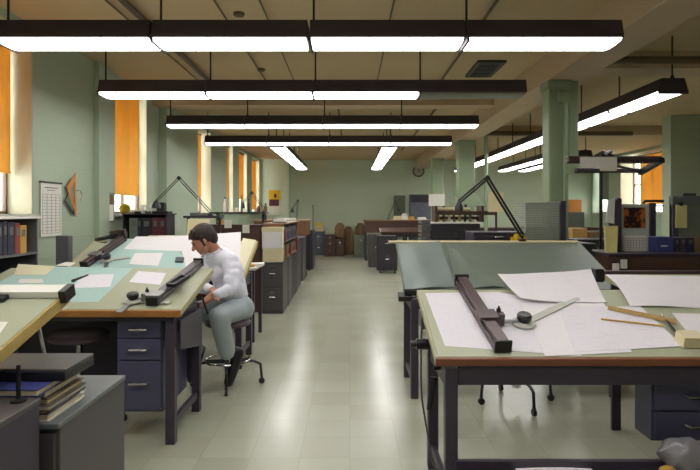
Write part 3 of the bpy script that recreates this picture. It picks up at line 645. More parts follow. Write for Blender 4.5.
# dark credenza behind the man
cr = cabinet('long dark wooden credenza behind the third left table', -2.3, -1.32, 8.2, 8.6, 1.31, 'darkwood', 1)
for (px, py, l) in ((228,224,'left white tag pinned on the dark credenza'),(246,229,'right white tag pinned on the dark credenza')):
    p = pt(px,py,8.18); solo('paper_tag', MB().box(p.x-.05,p.x+.05,8.16,8.195,p.z-.06,p.z+.06), M['white'], l, 'tag')
hs = thing('side_shelf', 'long thin dark shelf with bottles above the credenza behind the man', 'shelf', (-1.8,9.05,0))
part(hs, 'shelf_board', MB().box(-2.25,-1.36,8.88,9.2,1.47,1.5), M['darkblk'], .004)
for xx in (-2.2,-1.45): part(hs, 'upright', MB().box(xx,xx+.04,9.05,9.09,0,1.47), M['darkblk'])
for k, (x, r, h, m, nm, lab) in enumerate(((-2.05,.022,.24,'white','bottle','white bottle at left on the high dark shelf'),(-1.85,.03,.09,'cream','jar','cream jar on the high dark shelf'),(-1.78,.012,.27,'panelg','brush_holder','tall thin grey brush on the high dark shelf'),(-1.66,.02,.22,'black','bottle','black bottle on the high dark shelf'),(-1.5,.03,.1,'maroon','jar','maroon jar on the high dark shelf'),(-1.38,.028,.14,'brown','bottle','brown bottle at right on the high dark shelf'))):
    t = thing(nm, lab, nm.replace('_',' '), (x,9.0,1.5))
    part(t, 'body', MB().lathe((x,9.0,1.5), [(r,0),(r,h*.6),(r*.5,h*.75),(r*.45,h*.9)], 12), M[m], smooth=True)
    part(t, 'cap', MB().lathe((x,9.0,1.5), [(r*.6,h*.9),(r*.6,h)], 12), M['black'], smooth=True)
desk_lamp('small black lamp on the high shelf before the last orange blind', (-1.42,9.1,1.5), pt(250,194,9.1)+V((.03,0,.02)), pt(243,206,9.1)+V((.0,0,.05)), shade=.035, r=.007)
pf = thing('potted_fern', 'small green plant on the dark credenza', 'plant', (-1.95,8.3,1.31))
part(pf, 'pot', MB().lathe((-1.95,8.3,1.31), [(.04,0),(.055,.07),(.05,.07)], 14), M['tan'], smooth=True)
lf = MB()
for k in range(26):
    a = random.uniform(0,6.28); l = random.uniform(.07,.15); b = V((-1.95,8.3,1.375)); t1 = b+V((math.cos(a)*l,math.sin(a)*l*.6,random.uniform(.03,.13))); s = V((-math.sin(a),math.cos(a),0))*.01; md = b.lerp(t1,.6)+V((0,0,.02))
    f = [lf.bm.verts.new(p) for p in (b, md+s, t1, md-s)]; lf.bm.faces.new(f)
part(pf, 'foliage', lf, M['green'])
# tray with clutter beside file cabinet (low table right of table B)
sd = thing('side_table', 'small dark side table with clutter behind the mans back', 'table', (-1.3,6.6,0))
part(sd, 'tabletop', MB().box(-1.46,-1.08,6.3,6.9,.83,.86), M['white'], .003)
for xx in (-1.44,-1.14):
    for yy in (6.32,6.84): part(sd, 'leg', MB().box(xx,xx+.04,yy,yy+.04,0,.83), M['steel'])
part(sd, 'apron', MB().box(-1.4,-1.14,6.34,6.36,.74,.83), M['steel'])
solo('mug', MB().lathe((-1.27,6.45,.86), [(.04,0),(.045,.09),(.038,.09),(.036,.01)], 16), M['white'], 'white mug on the side table behind the man', 'mug', smooth=True)
solo('tape_roll', MB().torus((-1.17,6.42,.875), .045, .015), M['tan'], 'yellow tape roll on the side table', 'tape roll', smooth=True)
solo('paper_stack', MB().prism([(-1.2,6.5,.861),(-1.02,6.52,.861),(-1.05,6.75,.861),(-1.2,6.7,.861)],[(-1.2,6.5,.885),(-1.02,6.52,.885),(-1.05,6.75,.885),(-1.2,6.7,.885)]), M['white'], 'loose white papers overhanging the side table edge', 'paper stack')
solo('storage_box', MB().box(-1.4,-1.25,6.6,6.8,.86,.98), M['white'], 'small white box at the back of the side table', 'box', bev=.004)
# ---------------------------------------------------------------- file cabinets and book row left of the aisle
cabinet('two drawer grey filing cabinet at the aisle with binders above', -1.295, -.99, 8.09, 8.75, .76, 'grey', 2)
cabinet('second grey filing cabinet directly behind the front one', -1.295, -.985, 8.78, 9.3, .76, 'grey', 2)
bx = solo('archive_box', MB().box(-1.29,-1.0,8.11,8.3,.76,.955), M['cream'], 'cream box on the front filing cabinet', 'box', bev=.006)
wb = thing('archive_box', 'white box with a sheet on its front, above the cream box', 'box', (-1.14,8.2,.957))
part(wb, 'box_body', MB().box(-1.3,-1.0,8.12,8.3,.957,1.27), M['white'], .005); part(wb, 'front_sheet', MB().box(-1.27,-1.03,8.114,8.12,.98,1.19), M['paper2'])
part(wb, 'box_lid', MB().box(-1.305,-.995,8.115,8.305,1.21,1.275), M['cream'], .003)
bookcase('low open book shelf on top of the filing cabinets', -1.32, -1.0, 8.32, 10.56, .762, 1.33, (.775,1.05), 'x', 'tanwood')
for lv, z, seq in (('upper', 1.05, (('red',.1),('cream',.05),('navy',.09),('blue',.06),('navy',.1),('bluegrey',.08),('darkblk',.1),('navy',.1),('maroon',.09))), ('lower', .775, (('ltsteel',.06),('tan',.08),('kraft',.08),('red',.07),('maroon',.09),('darkblk',.1),('navy',.1),('brown',.12),('darkblk',.1)))):
    y = 8.36; seq = (seq + seq[3:] + seq[::-1])[:22]
    for i, (m, w) in enumerate(seq):
        if y + w > 10.53: break
        c = dict(red='red',cream='cream',navy='navy',blue='blue',bluegrey='grey blue',darkblk='black',maroon='maroon',ltsteel='grey',tan='tan',kraft='kraft',brown='brown')[m]
        binder(-1.29, -1.01+(.03 if m in ('red','kraft') else 0), y, y+w-.008, z, z+.2+(i%3)*.012, m, '%s binder, %s from the front on the %s aisle shelf' % (c, ordn[i], lv), 'x', 'binders on the %s aisle shelf' % lv); y += w
tr = thing('document_tray', 'grey paper tray on top of the aisle book shelf', 'tray', (-1.1,8.6,1.33))
part(tr, 'tray_shell', MB().box(-1.2,-1.0,8.5,8.8,1.332,1.35).box(-1.2,-1.195,8.5,8.8,1.35,1.39), M['ltsteel']); part(tr, 'paper_pile', MB().box(-1.19,-1.01,8.52,8.78,1.35,1.385), M['white'])
# row of plan cabinets behind
D0 = [(-1.75,-1.0,9.34,10.45,.755,'darkblk','plan_cabinet','black cabinet behind the filing cabinets on the aisle'), (-1.8,-1.02,10.62,11.4,.98,'steel','plan_cabinet','dark purple cabinet in the left aisle row behind the black one'),
      (-1.9,-1.02,11.9,12.7,.95,'grey','plan_cabinet','dark grey cabinet midway along the left aisle row'), (-1.9,-.97,14.3,15.2,1.02,'steel','plan_cabinet','dark purple cabinet, last of the left aisle row')]
for x0,x1,y0,y1,z1,m,nm,lab in D0: cabinet(lab, x0,x1,y0,y1,z1,m,3,name=nm)
bd = thing('wooden_desk', 'tan wooden high desk behind the aisle book shelf', 'desk', (-1.6,13.2,0))
part(bd, 'desktop', MB().box(-2.3,-.98,12.85,14.1,1.28,1.31), M['tanwood'], .004)
part(bd, 'front_panel', MB().box(-2.25,-1.03,12.88,12.9,.95,1.28), M['brown']); part(bd, 'side_panel', MB().box(-1.04,-1.02,12.9,14.05,.95,1.28), M['brown'])
for xx in (-2.25,-1.07):
    for yy in (12.9,14.0): part(bd, 'leg', MB().box(xx,xx+.05,yy,yy+.05,0,.95), M['darkblk'])
solo('paper_stack', MB().box(-1.7,-1.3,13.0,13.4,1.31,1.35), M['white'], 'white papers on the tan high desk', 'paper stack')
desk_lamp('thin dark lamp on the tan high desk before the back wall', (-1.3,13.4,1.31), (-1.27,13.4,1.78), (-1.4,13.35,1.58), shade=.05)
for (x,y,z,h,lab) in ((-2.05,13.3,1.31,.2,'small dark bottle on the tan high desk'),):
    solo('bottle', MB().lathe((x,y,z), [(.035,0),(.035,h*.6),(.015,h*.8),(.015,h)], 12), M['darkblk'], lab, 'bottle', smooth=True)
cabinet('grey steel cabinet against back wall left of the dark boxes', -1.28, -.9, 19.2, 19.7, .82, 'bluegrey', 2)
solo('storage_box', MB().box(-1.22,-.92,19.25,19.6,.82,1.02), M['cream'], 'cream box on the grey cabinet at back wall', 'box', bev=.01)
solo('storage_box', MB().box(-1.2,-.98,19.3,19.5,1.022,1.12), M['poster'], 'yellow box on top of the cream box at back wall', 'box', bev=.01)
solo('floor_pole', MB().cone((-1.28,19.05,0),(-1.28,19.05,1.75),.018), M['ltsteel'], 'thin grey pole standing before the back wall', 'pole', smooth=True)
cabinet('dark brown wooden cabinet against back wall left of the sacks', -.86, -.5, 18.6, 19.2, .74, 'darkwood', 3)
cabinet('dark cabinet beside the sacks at the end of the aisle', -.49, -.2, 18.6, 19.2, .6, 'darkwood', 1)
def sack(lab, x, y, z, r, h, m='kraft'):
    t = thing('paper_sack', lab, 'sack', (x,y,z))
    mb = MB(); n = 18; pf_ = [(.75,0),(1,.06),(1.06,.35),(.98,.7),(.85,.88),(.5,1)]
    rs = []
    for r_, z_ in pf_:
        rs.append([mb.bm.verts.new((x+r*r_*math.cos(6.283*i/n)*(1+.08*math.sin(i*2.3+z_*9)), y+r*.8*r_*math.sin(6.283*i/n), z+h*z_)) for i in range(n)])
    for a, b in zip(rs, rs[1:]):
        for i in range(n): mb.bm.faces.new((a[i], a[(i+1)%n], b[(i+1)%n], b[i]))
    mb.bm.faces.new(rs[0][::-1]); mb.bm.faces.new(rs[-1])
    part(t, 'sack_body', mb, M[m], smooth=True)
    part(t, 'rolled_top', MB().cone((x-r*.5,y,z+h), (x+r*.5,y,z+h), r*.16), M[m], smooth=True)
sack('brown paper sack on the dark cabinet at the aisle end', -.35, 18.9, .601, .17, .5)
sack('brown paper sack standing on the floor at the aisle end', -.06, 19.6, 0, .19, .95)
sack('brown lumpy sack right of the floor sack at back wall', .37, 19.72, 0, .2, 1.08)
cabinet('grey green steel box cabinet right of the sacks at back wall', .15, .6, 18.3, 18.8, .72, 'panelg', 1)
po = thing('wall_poster', 'yellow poster with a picture on the back pier', 'poster', (-2.71,19.74,1.6))
part(po, 'poster_sheet', MB().box(-2.92,-2.5,19.735,19.748,1.95,2.28), M['poster']); part(po, 'picture', MB().box(-2.9,-2.55,19.73,19.748,1.72,1.95), M['maroon']); part(po, 'picture_figure', MB().ball((-2.68,19.73,2.08), .05, 2, (1,.2,1.6)), M['maroon'])
solo('wall_notice', MB().box(-2.82,-2.52,19.735,19.748,1.4,1.7), M['white'], 'white notice under the yellow poster', 'notice')
ck = thing('wall_clock', 'round clock high on the back wall', 'clock', (2.5,20.05,2.99)); R3 = Matrix.Rotation(math.pi/2, 3, 'X')
part(ck, 'clock_rim', MB().torus((2.5,20.06,2.99), .19, .03, m=R3), M['ltsteel'], smooth=True); part(ck, 'clock_face', MB().lathe((2.5,20.09,2.99), [(.18,0),(.18,.03)], 24, R3), M['clock'])
part(ck, 'clock_hands', MB().box(2.49,2.51,20.045,20.058,2.99,3.11).box(2.5,2.58,20.045,20.058,2.98,3.0), M['black'])

# ---------------------------------------------------------------- right group at the back
t = thing('long_table', 'long dark wooden table at the back right of the aisle', 'table', (1.5,18,0))
part(t, 'tabletop', MB().box(.42,3.0,16.9,17.8,1.22,1.26), M['tanwood'], .005)
part(t, 'front_panel', MB().box(.46,2.96,16.95,16.98,.86,1.22), M['darkwood']); part(t, 'side_panel', MB().box(.46,.49,16.98,17.75,.86,1.22), M['darkwood'])
for xx in (.46,1.7,2.9):
    for yy in (16.98,17.7): part(t, 'leg', MB().box(xx,xx+.06,yy,yy+.06,0,.86), M['darkblk'])
cabinet('dark steel cabinet nearest left in the back right group', .5, .95, 14.9, 15.5, .88, 'grey', 1)
t = drafting_table('dark drafting table in the back right group with pale back edge', Board(.78, 2.2, 14.0, 1.0, 14.7, 1.08), steel='darkblk', top='darkwood', edge='darkwood', side='cream')
rc_ = cabinet('black rolling cabinet at the front of the back right group', .66, 1.15, 13.35, 13.9, .92, 'darkblk', 2, z0=.08)
for k in range(2): part(rc_, 'caster', MB().cone((.72+.36*k,13.45,.04),(.75+.36*k,13.45,.04),.04,n=14).box(.72+.36*k,.75+.36*k,13.43,13.47,.04,.081), M['black'], smooth=True)
bc_ = thing('steel_cupboard', 'tall blue grey cupboard at back wall below the clock', 'cupboard', (2.4,18.6,0))
part(bc_, 'body', MB().box(2.02,2.8,18.4,18.9,0,2.09), M['bluegrey'], .01); part(bc_, 'upper_door', MB().box(2.04,2.78,18.385,18.4,1.82,2.07), M['darkblk'], label='dark upper door')
d_ = part(bc_, 'lower_door', MB().box(2.04,2.78,18.385,18.4,.1,1.8), M['bluegrey']); handle(d_, 2.45, 18.38, 1.62, .12)
solo('wall_panel', MB().box(1.6,2.0,19.9,20.09,1.3,2.1), M['panelg'], 'grey green panel standing against back wall beside the cupboard', 'panel', bev=.01)
desk_lamp('small black lamp on the long dark table at the back', (1.2,17.3,1.26), (1.42,17.3,1.86), (1.52,17.3,1.62), shade=.06)
for k, (x, y, w, h, m, lab) in enumerate(((1.35,17.2,.3,.12,'cream','cream paper pile beside the small back lamp'), (1.62,17.2,.2,.2,'white','white crumpled papers in the middle of the long back table'), (1.8,17.3,.25,.1,'tan','tan folder pile on the long back table'), (2.1,17.1,.3,.08,'white','white papers at right on the long back table'))):
    solo('paper_stack', MB().prism([(x,y,1.26),(x+w,y+.02,1.26),(x+w,y+.3,1.26),(x,y+.3,1.26)], [(x+.03,y+.02,1.26+h),(x+w-.03,y+.05,1.26+h*.7),(x+w-.02,y+.3,1.26+h),(x+.02,y+.28,1.26+h*.8)]), M[m], lab, 'paper stack')
for k, (px0, px1, py0, py1, lab) in enumerate(((429,445,194,206,'white card pinned to the farthest column'),)):
    a = pt(px0,py0,16.08); b = pt(px1,py1,16.08); solo('pinned_card', MB().box(a.x,b.x,16.1,16.13,b.z,a.z), M['white'], lab, 'card')
# unit J : corrugated trays, cabinet with rolled drawings
J = cabinet('dark plan cabinet with pale top behind the tilted grey board', 1.04, 1.66, 7.0, 7.5, 1.37, 'darkblk', 2, topm='white', name='plan_cabinet')
def tray_stack(lab0, x0, x1, y0, y1, z0, n, dz, group, m='corr'):
    base = None
    for k in range(n):
        if base is None:
            o = thing('metal_tray', '', 'tray', ((x0+x1)/2,(y0+y1)/2,z0), group)
            part(o, 'tray_shell', MB().box(x0,x1,y0,y1,z0,z0+dz*.62), M[m], .003)
            part(o, 'tray_lip', MB().box(x0-.006,x1+.006,y0-.012,y0-.001,z0+dz*.5,z0+dz*.9), M[m], .002)
            base = o
        else:
            o = copy_thing(base); o.location = base.location + V((0,0,k*dz))
        o['label'] = lab0 % (('bottom one' if k == 0 else 'topmost one' if k == n-1 else '%s from the bottom' % ordn[k]))
tray_stack('grey metal tray in the narrow stack by the plan cabinet, %s', .92, 1.03, 7.05, 7.45, 1.0, 7, .058, 'trays in the narrow stack', 'ltsteel')
solo('pedestal_block', MB().box(.92,1.03,7.05,7.45,0,1.0), M['grey'], 'narrow dark pedestal under the small stack of trays', 'pedestal')
rk = thing('drawing_rack', 'wooden rack of rolled drawings on the dark plan cabinet', 'rack', (1.35,7.2,1.37))
part(rk, 'side_post', MB().box(1.1,1.13,7.1,7.4,1.37,1.58), M['darkwood']); part(rk, 'side_post', MB().box(1.7,1.73,7.1,7.4,1.37,1.58), M['darkwood'])
part(rk, 'cross_bar', MB().box(1.13,1.9,7.12,7.2,1.46,1.51), M['darkwood']); part(rk, 'cross_bar', MB().box(1.13,1.7,7.3,7.36,1.4,1.44), M['darkwood'])
solo('rolled_drawing', MB().cone((1.14,7.16,1.535),(1.56,7.16,1.535),.025), M['cream'], 'long cream rolled drawing lying on the rack bar', 'rolled drawing', smooth=True)
for k in range(7):
    x = 1.17+.07*k; m = ('tan','brown','cream','brown','tan','darkblk','kraft')[k]
    solo('rolled_drawing', MB().cone((x,7.27,1.371),(x+.012*((k%3)-1),7.28,1.56+.02*(k%3)),.017), M[m], '%s upright drawing roll in the rack, %s from left' % (dict(tan='tan',brown='brown',cream='cream',darkblk='black',kraft='kraft')[m], ordn[k]), 'rolled drawing', 'upright drawing rolls in the rack', smooth=True)
# table I behind board D
I_ = thing('work_bench', 'dark work bench behind the tilted grey board', 'bench', (1.95,6.05,0))
part(I_, 'benchtop', MB().box(1.3,2.58,5.75,6.4,1.13,1.17), M['darkblk'], .004)
part(I_, 'front_panel', MB().box(1.33,2.55,5.79,5.81,.8,1.13), M['steel'])
for xx in (1.33,2.5):
    for yy in (5.81,6.32): part(I_, 'leg', MB().box(xx,xx+.06,yy,yy+.06,0,1.13 if yy>6 else .8), M['steel'])
cabinet('low dark cabinet on the work bench under the hanging cream paper', 1.32, 1.84, 5.85, 6.3, 1.285, 'steel', 1, z0=1.172)
tray_stack('grey corrugated tray in the tall stack before the near column, %s', 1.88, 2.24, 5.88, 6.28, 1.172, 17, .0255, 'corrugated trays before the near column')
solo('stack_end_panel', MB().box(2.26,2.31,5.88,6.3,1.172,1.62), M['steel'], 'dark upright end panel right of the tall tray stack', 'panel', bev=.004)
solo('yellow_box', MB().box(1.7,1.86,5.78,5.84,1.172,1.235), M['poster'], 'yellow box on bench at the left of the tray stack', 'box', bev=.004)
solo('rolled_cloth', MB().cone((1.72,5.72,1.24),(1.78,5.74,1.24),.035), M['poster'], 'small yellow roll beside the lamp base', 'roll', smooth=True)
cp = thing('copy_holder', 'cream paper on an upright holder behind the grey board', 'copy holder', (1.62,6.1,1.285))
part(cp, 'post', MB().cone((1.62,6.1,1.285),(1.62,6.1,1.5),.012), M['darkblk']); part(cp, 'holder_plate', MB().box(1.53,1.7,6.09,6.1,1.5,1.72), M['darkblk']); part(cp, 'cream_sheet', MB().box(1.53,1.7,6.083,6.088,1.5,1.72), M['creamb'])
desk_lamp('large black swing arm lamp clamped behind the tilted grey board', (1.655,5.283,1.222), pt(487,178,5.3), pt(459,206,5.3)+V((0,0,.04)), r=.016, shade=.042)
tg = MB(); sq = [V((2.28,12.11,1.9)), V((2.62,12.11,2.1)), V((3.0,12.11,1.62)), V((2.5,12.11,1.62))]
tg.prism([p for p in sq],[p+V((0,.01,0)) for p in sq])
solo('plastic_template', tg, M['column'], 'pale green plastic template hanging on the middle column', 'template')

# ---------------------------------------------------------------- board D
D_ = Board(.44, 2.21, 4.42, .873, 5.27, 1.203)
tD = drafting_table('large drafting table tilted steeply with grey green cover', D_, legs=(4.41,4.98), top='sheetgrey', edge='black', side='sheetgrey')
part(tD, 'pencil_ledge', D_.slab(MB(), D_.x0-.07, D_.x1-.02, D_.L-.0, D_.L+.03, -.005, .014), M['cream'], .003, label='pale ledge strip')
part(tD, 'corner_clamp', D_.slab(MB(), D_.x0-.05, D_.x0+.06, -.03, .05, -.09, -.045), M['black'], .004)
uv = [D_.pix(*q,.01) for q in ((398,244),(440,242),(455,287),(405,289))]
def drape(B, uv, m, name, lab, amp=.008, th=.0008, nu=24, nv=16, seed=0, lift=None, base=.006, cat='sheet'):
    a, b, c, d = [V(q) for q in uv]
    def f(s, t):
        p = (a*(1-s)+b*s)*(1-t) + (d*(1-s)+c*s)*t
        w = base + amp*(.5+.5*math.sin(7*s+seed+3*t)*math.cos(5*t+seed*2-2*s))
        if lift: w += lift(s, t)
        return B.p(p.x, p.y, w)
    return solo(name, MB().grid(f, nu, nv, th), M[m], lab, cat, smooth=True)
drape(D_, uv, 'bluesheet', 'film_sheet', 'bluish film sheet on left part of the tilted grey board', .012, seed=1)
drape(D_, [D_.pix(*q,.01) for q in ((447,244),(470,260),(505,287),(456,288))], 'sheetgrey', 'film_sheet', 'creased grey film on the tilted board right of the bluish sheet', .015, seed=3)

# ---------------------------------------------------------------- table E: right foreground
E_ = Board(.405, 2.25, 2.6, .81, 3.33, 1.028)
tE = drafting_table('right foreground drafting table covered with white drawings', E_, th=.04, legs=(2.62,3.2), edge='redwood')
pedestal(tE, 1.5, 1.95, 2.72, 2.9, .36, .66, [.14,.15])
part(tE, 'foot_shelf', MB().box(.5,2.15,2.42,2.7,.255,.285), M['black'], .004)
part(tE, 'lower_front_rail', MB().box(.5,2.15,2.6,2.63,.285,.32), M['steel'])
ca = part(tE, 'tilt_lever', MB().cone((.43,2.8,.66),(.40,2.78,.50),.022,.014).cone((.43,2.82,.7),(.5,2.84,.7),.012), M['black'], smooth=True)
part(tE, 'tilt_knob', MB().cone((.36,3.0,.78),(.44,3.0,.78),.03).cone((.33,3.0,.78),(.36,3.0,.78),.018), M['black'], smooth=True)
cbl = [pt(427,300,3.25), pt(422,320,3.2), pt(421,345,3.15), pt(421,380,3.15), pt(422,400,3.1), pt(426,425,3.1), pt(430,448,3.05), pt(432,462,3.0), pt(437,470,2.95)]
solo('power_cord', MB().tube(cbl, .005), M['cord'], 'grey cord hanging down the left side of right foreground table', 'cord', smooth=True)
sheet('paper_sheet', E_, [(425,293),(497,292),(545,300),(582,356),(445,346)], 'paper', 'large white drawing taped on the left part of right foreground table', .0016)
sheet('paper_sheet', E_, [(520,300),(600,296),(632,352),(545,356)], 'paper2', 'white drawing in the centre of right foreground table', .0034, w0=.0022)
sheet('paper_sheet', E_, [(560,308),(640,306),(683,346),(575,352)], 'paper', 'white drawing with faint blue notes under the wooden scale', .0046, w0=.0036)
sheet('paper_sheet', E_, [(672,313),(720,314),(722,335),(690,335)], 'paper2', 'white sheet at the far right of the foreground table', .0034, w0=.002)
drape(E_, [(lambda q: E_.pix(*q,.02))(q) for q in ((497,280),(590,276),(607,300),(520,301))], 'paper2', 'curled_sheet', 'curled white sheet lifting at the back of right foreground table', .006, seed=2,
      lift=lambda s,t: .06*(1-t)**2*(.4+.6*s)+.03*(1-s)**3, base=.006, cat='paper')
drafting_machine(E_, 'brown drafting machine track across the right foreground table', (503,345), (462,280), (524,320), width=.08, hgt=.06, rot=.66, scale=.46, short=0, cm='rail')
def rod(name, B, p0, p1, r, m, lab, cat, w=None, flat=False):
    a = B.pix(*p0,r); b = B.pix(*p1,r); w = w or r+.005
    mb = MB()
    if flat:
        d = V((b[0]-a[0],b[1]-a[1])); F = B.frame(a[0],a[1],w,math.atan2(d.y,d.x)); mb.prism([F@V((0,-r,-.003)),F@V((0,r,-.003)),F@V((0,0,r*.9))],[F@V((d.length,-r,-.003)),F@V((d.length,r,-.003)),F@V((d.length,0,r*.9))])
    else: mb.cone(B.p(*a,w), B.p(*b,w), r)
    return solo(name, mb, M[m], lab, cat, smooth=not flat)
rod('triangular_scale', E_, (608,307), (676,321), .017, 'gold', 'brass coloured triangular scale lying on white drawings', 'scale', w=.012, flat=True)
rod('pencil', E_, (601,320), (664,327), .0045, 'tan', 'thin pencil lying in front of the triangular scale', 'pencil', w=.0105)
cpz = thing('compass', 'small black compass beside the triangular scale', 'compass', tuple(E_.p(*E_.pix(672,330),.004)))
k0 = E_.p(*E_.pix(662,318),.014); k1 = E_.p(*E_.pix(680,338),.01); k2 = E_.p(*E_.pix(676,340),.01)
part(cpz, 'leg', MB().cone(k0,k1,.006,.003), M['black']); part(cpz, 'leg', MB().cone(k0,k2,.006,.003), M['chrome']); part(cpz, 'hinge', MB().ball(k0,.009), M['chrome'], smooth=True)
solo('small_box', E_.slab(MB(), 1.62,1.72,.08,.16,.004,.06), M['cream'], 'small cream box at the right edge of right foreground table', 'box', bev=.003)
bg_ = thing('plastic_bag', 'crumpled grey plastic bag on the shelf under right foreground table', 'bag', (1.55,2.56,.285))
mb = MB(); mb.ball((1.56,2.57,.36), .1, 3, (1.1,.75,.85)); 
for v_ in mb.bm.verts: 
    n_ = math.sin(v_.co.x*70)*math.cos(v_.co.z*60+v_.co.y*40); v_.co += (v_.co-V((1.56,2.57,.36)))*.12*n_; v_.co.z = max(v_.co.z,.286)
part(bg_, 'bag_body', mb, M['plastic'], smooth=True); part(bg_, 'yellow_wrapper', MB().ball((1.46,2.53,.31), .04, 2, (1,.6,.6)), M['tan'], smooth=True)
solo('paper_sheet', MB().grid(lambda s,t: (.78+.36*s, 2.43+.17*t, .2875+.006*math.sin(3.1*s)), 12, 4, .001), M['paper2'], 'white paper on the left of the low foot shelf', 'paper')
solo('paper_sheet', MB().grid(lambda s,t: (1.22+.5*s, 2.425+.07*t, .2875+.006*math.sin(3.1*s)), 12, 4, .001), M['paper2'], 'white paper in front of the plastic bag on foot shelf', 'paper')
# board F (right, behind E)
F_ = Board(1.74, 3.4, 3.37, 1.035, 3.75, 1.075)
drafting_table('right side drafting table behind the foreground one, under a wide sheet', F_, lxl=2.75, side='sideed', edge='black')
def fsheet(s, t):
    ua, va = E_.pix(630+95*s, 306+1.5*s, .008); fr_ = E_.p(ua, va, .008); md = E_.p(ua, E_.L, .03)
    bk = V(((605-HX)/FPX*3.62+1.3*s, 3.62, 1.072)); md.x = fr_.x*.55+bk.x*.45
    p = fr_*(1-t)**2 + md*2*t*(1-t) + bk*t*t
    return p + V((0,0,.012*t+.005*math.sin(6*s+2*t)))
solo('large_sheet', MB().grid(fsheet, 24, 12), M['paper2'], 'wide white drawing sheet bridging two boards behind the triangular scale', 'paper', smooth=True)
fr2 = thing('straightedge_rail', 'dark metal rail along the back of the right side table', 'rail', (2.5,3.8,1.02))
part(fr2, 'rail_bar', MB().box(1.74,3.4,3.775,3.82,1.03,1.095), M['rail'], .008); part(fr2, 'end_block', MB().box(1.68,1.74,3.76,3.84,1.02,1.11), M['black'], .006)
for xx in (1.8,3.3): part(fr2, 'rail_foot', MB().box(xx,xx+.06,3.776,3.8,0,1.03), M['steel'])
# stool behind table E
stool('stool on casters seen under right foreground table', 1.31, 4.33, .62, .15)

# ---------------------------------------------------------------- right cluster: credenza with panels
Q = cabinet('dark brown credenza at the right carrying pictures and binders', 2.62, 4.3, 5.55, 6.2, 1.08, 'darkwood', 1, name='credenza', topm='steel')
part(Q, 'front_ledge', MB().box(2.6,4.3,5.35,5.55,.86,.9), M['steel'], .004)
for k, (px,py,lab) in enumerate(((616,268,'left white tag on the dark credenza front'),(624,264,'right white tag on the dark credenza front'))):
    p = pt(px,py,5.53); solo('paper_tag', MB().box(p.x-.03,p.x+.03,5.525,5.545,p.z-.045,p.z+.045), M['white'], lab, 'tag')
dpn = thing('notice_board', 'grey framed board with a dark photo and a calendar', 'notice board', (3.08,5.9,1.08))
a = pt(621,204,5.9); b = pt(649,253,5.9); zb = 1.08
part(dpn, 'board_frame', MB().box(a.x,b.x,5.9,5.93,zb,a.z), M['framelt'], .006, label='light grey frame')
c = pt(624.5,207.5,5.88); d = pt(646,228,5.88)
ph = part(dpn, 'photograph', MB().box(c.x,d.x,5.892,5.899,d.z,c.z), M['photo'], label='dark photo with orange streaks')
c = pt(624,235.5,5.88); d = pt(646.5,251,5.88)
cal = part(dpn, 'calendar', MB().box(c.x,d.x,5.886,5.899,d.z,c.z), M['white'], label='white monthly calendar page')
gl = MB()
for q in range(6): gl.box(c.x+.01, d.x-.01, 5.884,5.886, d.z+.015+q*.024, d.z+.0175+q*.024)
for q in range(8): gl.box(c.x+.01+q*(d.x-c.x-.022)/7, c.x+.012+q*(d.x-c.x-.022)/7, 5.884,5.886, d.z+.015, d.z+.135)
part(cal, 'calendar_grid', gl, M['ltsteel'])
part(dpn, 'header_mark', MB().box(a.x+.05,a.x+.08,5.892,5.9,1.33,1.36), M['black'])
# rounded post with papers
ps_ = thing('paper_stand', 'dark rounded stand holding white and yellow papers', 'stand', (2.82,5.8,1.08))
part(ps_, 'stand_panel', MB().box(2.74,2.86,5.78,5.84,1.08,1.62).cone((2.83,5.78,1.62),(2.83,5.84,1.62),.035), M['steel'], .02)
a = pt(606,201,5.74); b = pt(616,222,5.74)
part(ps_, 'white_papers', MB().prism([(a.x,5.74,b.z),(b.x-.01,5.76,b.z-.02),(b.x,5.775,b.z),(a.x,5.76,b.z)],[(a.x+.03,5.74,a.z),(b.x,5.76,a.z+.03),(b.x,5.775,a.z),(a.x+.03,5.76,a.z)]), M['white'])
a = pt(606,226,5.72); b = pt(619,259,5.72)
part(ps_, 'yellow_papers', MB().prism([(a.x+.01,5.72,b.z+.02),(b.x-.03,5.7,b.z),(b.x-.02,5.77,b.z),(a.x+.01,5.775,b.z+.02)],[(a.x,5.74,a.z),(b.x,5.74,a.z),(b.x,5.775,a.z),(a.x,5.775,a.z)]), M['yellowp'], label='pale yellow sheets')
pc = thing('coat_stand', 'dark post with a bent square frame on top near right window', 'stand', (3.32,6.0,1.08))
part(pc, 'post', MB().box(3.265,3.33,5.98,6.02,1.08,1.6), M['steel'], .008)
part(pc, 'bent_frame', MB().tube([(3.2,6.0,1.5),(3.2,6.0,1.59),(3.22,6.0,1.62),(3.42,6.0,1.62)], .014).tube([(3.22,6.0,1.57),(3.42,6.0,1.57)], .008), M['black'], smooth=True)
bb = thing('file_box', 'blue file box on the credenza under right window', 'box', (3.4,5.8,1.08))
a = pt(655,237,5.75)
part(bb, 'box_body', MB().box(3.2,3.385,5.75,5.98,1.082,a.z), M['blue'], .005); part(bb, 'printed_strip', MB().box(3.25,3.32,5.747,5.75,1.14,1.15), M['white'])
for k, (x0,x1,m,lab) in enumerate(((3.4,3.45,'darkblk','thin black binder right of the blue box'),(3.455,3.52,'steel','dark purple binder on right of the credenza'),(3.525,3.6,'navy','navy binder on right of the credenza'),(3.61,3.8,'kraft','kraft brown box file at the right edge'))):
    binder(x0,x1-.004,5.75,5.98,1.082,1.23,m,lab,'y','binders on the right credenza')
sc = thing('display_screen', 'grey green upright panel at right edge with dark header', 'panel', (3.75,6.05,1.08))
a = pt(672,196,6.05); b = pt(705,236,6.05)
part(sc, 'panel_body', MB().box(a.x,b.x+.4,6.05,6.1,1.22,a.z-.06), M['panelg'], .006); part(sc, 'header_bar', MB().box(a.x-.01,b.x+.4,6.02,6.1,a.z-.1,a.z), M['ltsteel'], .006)
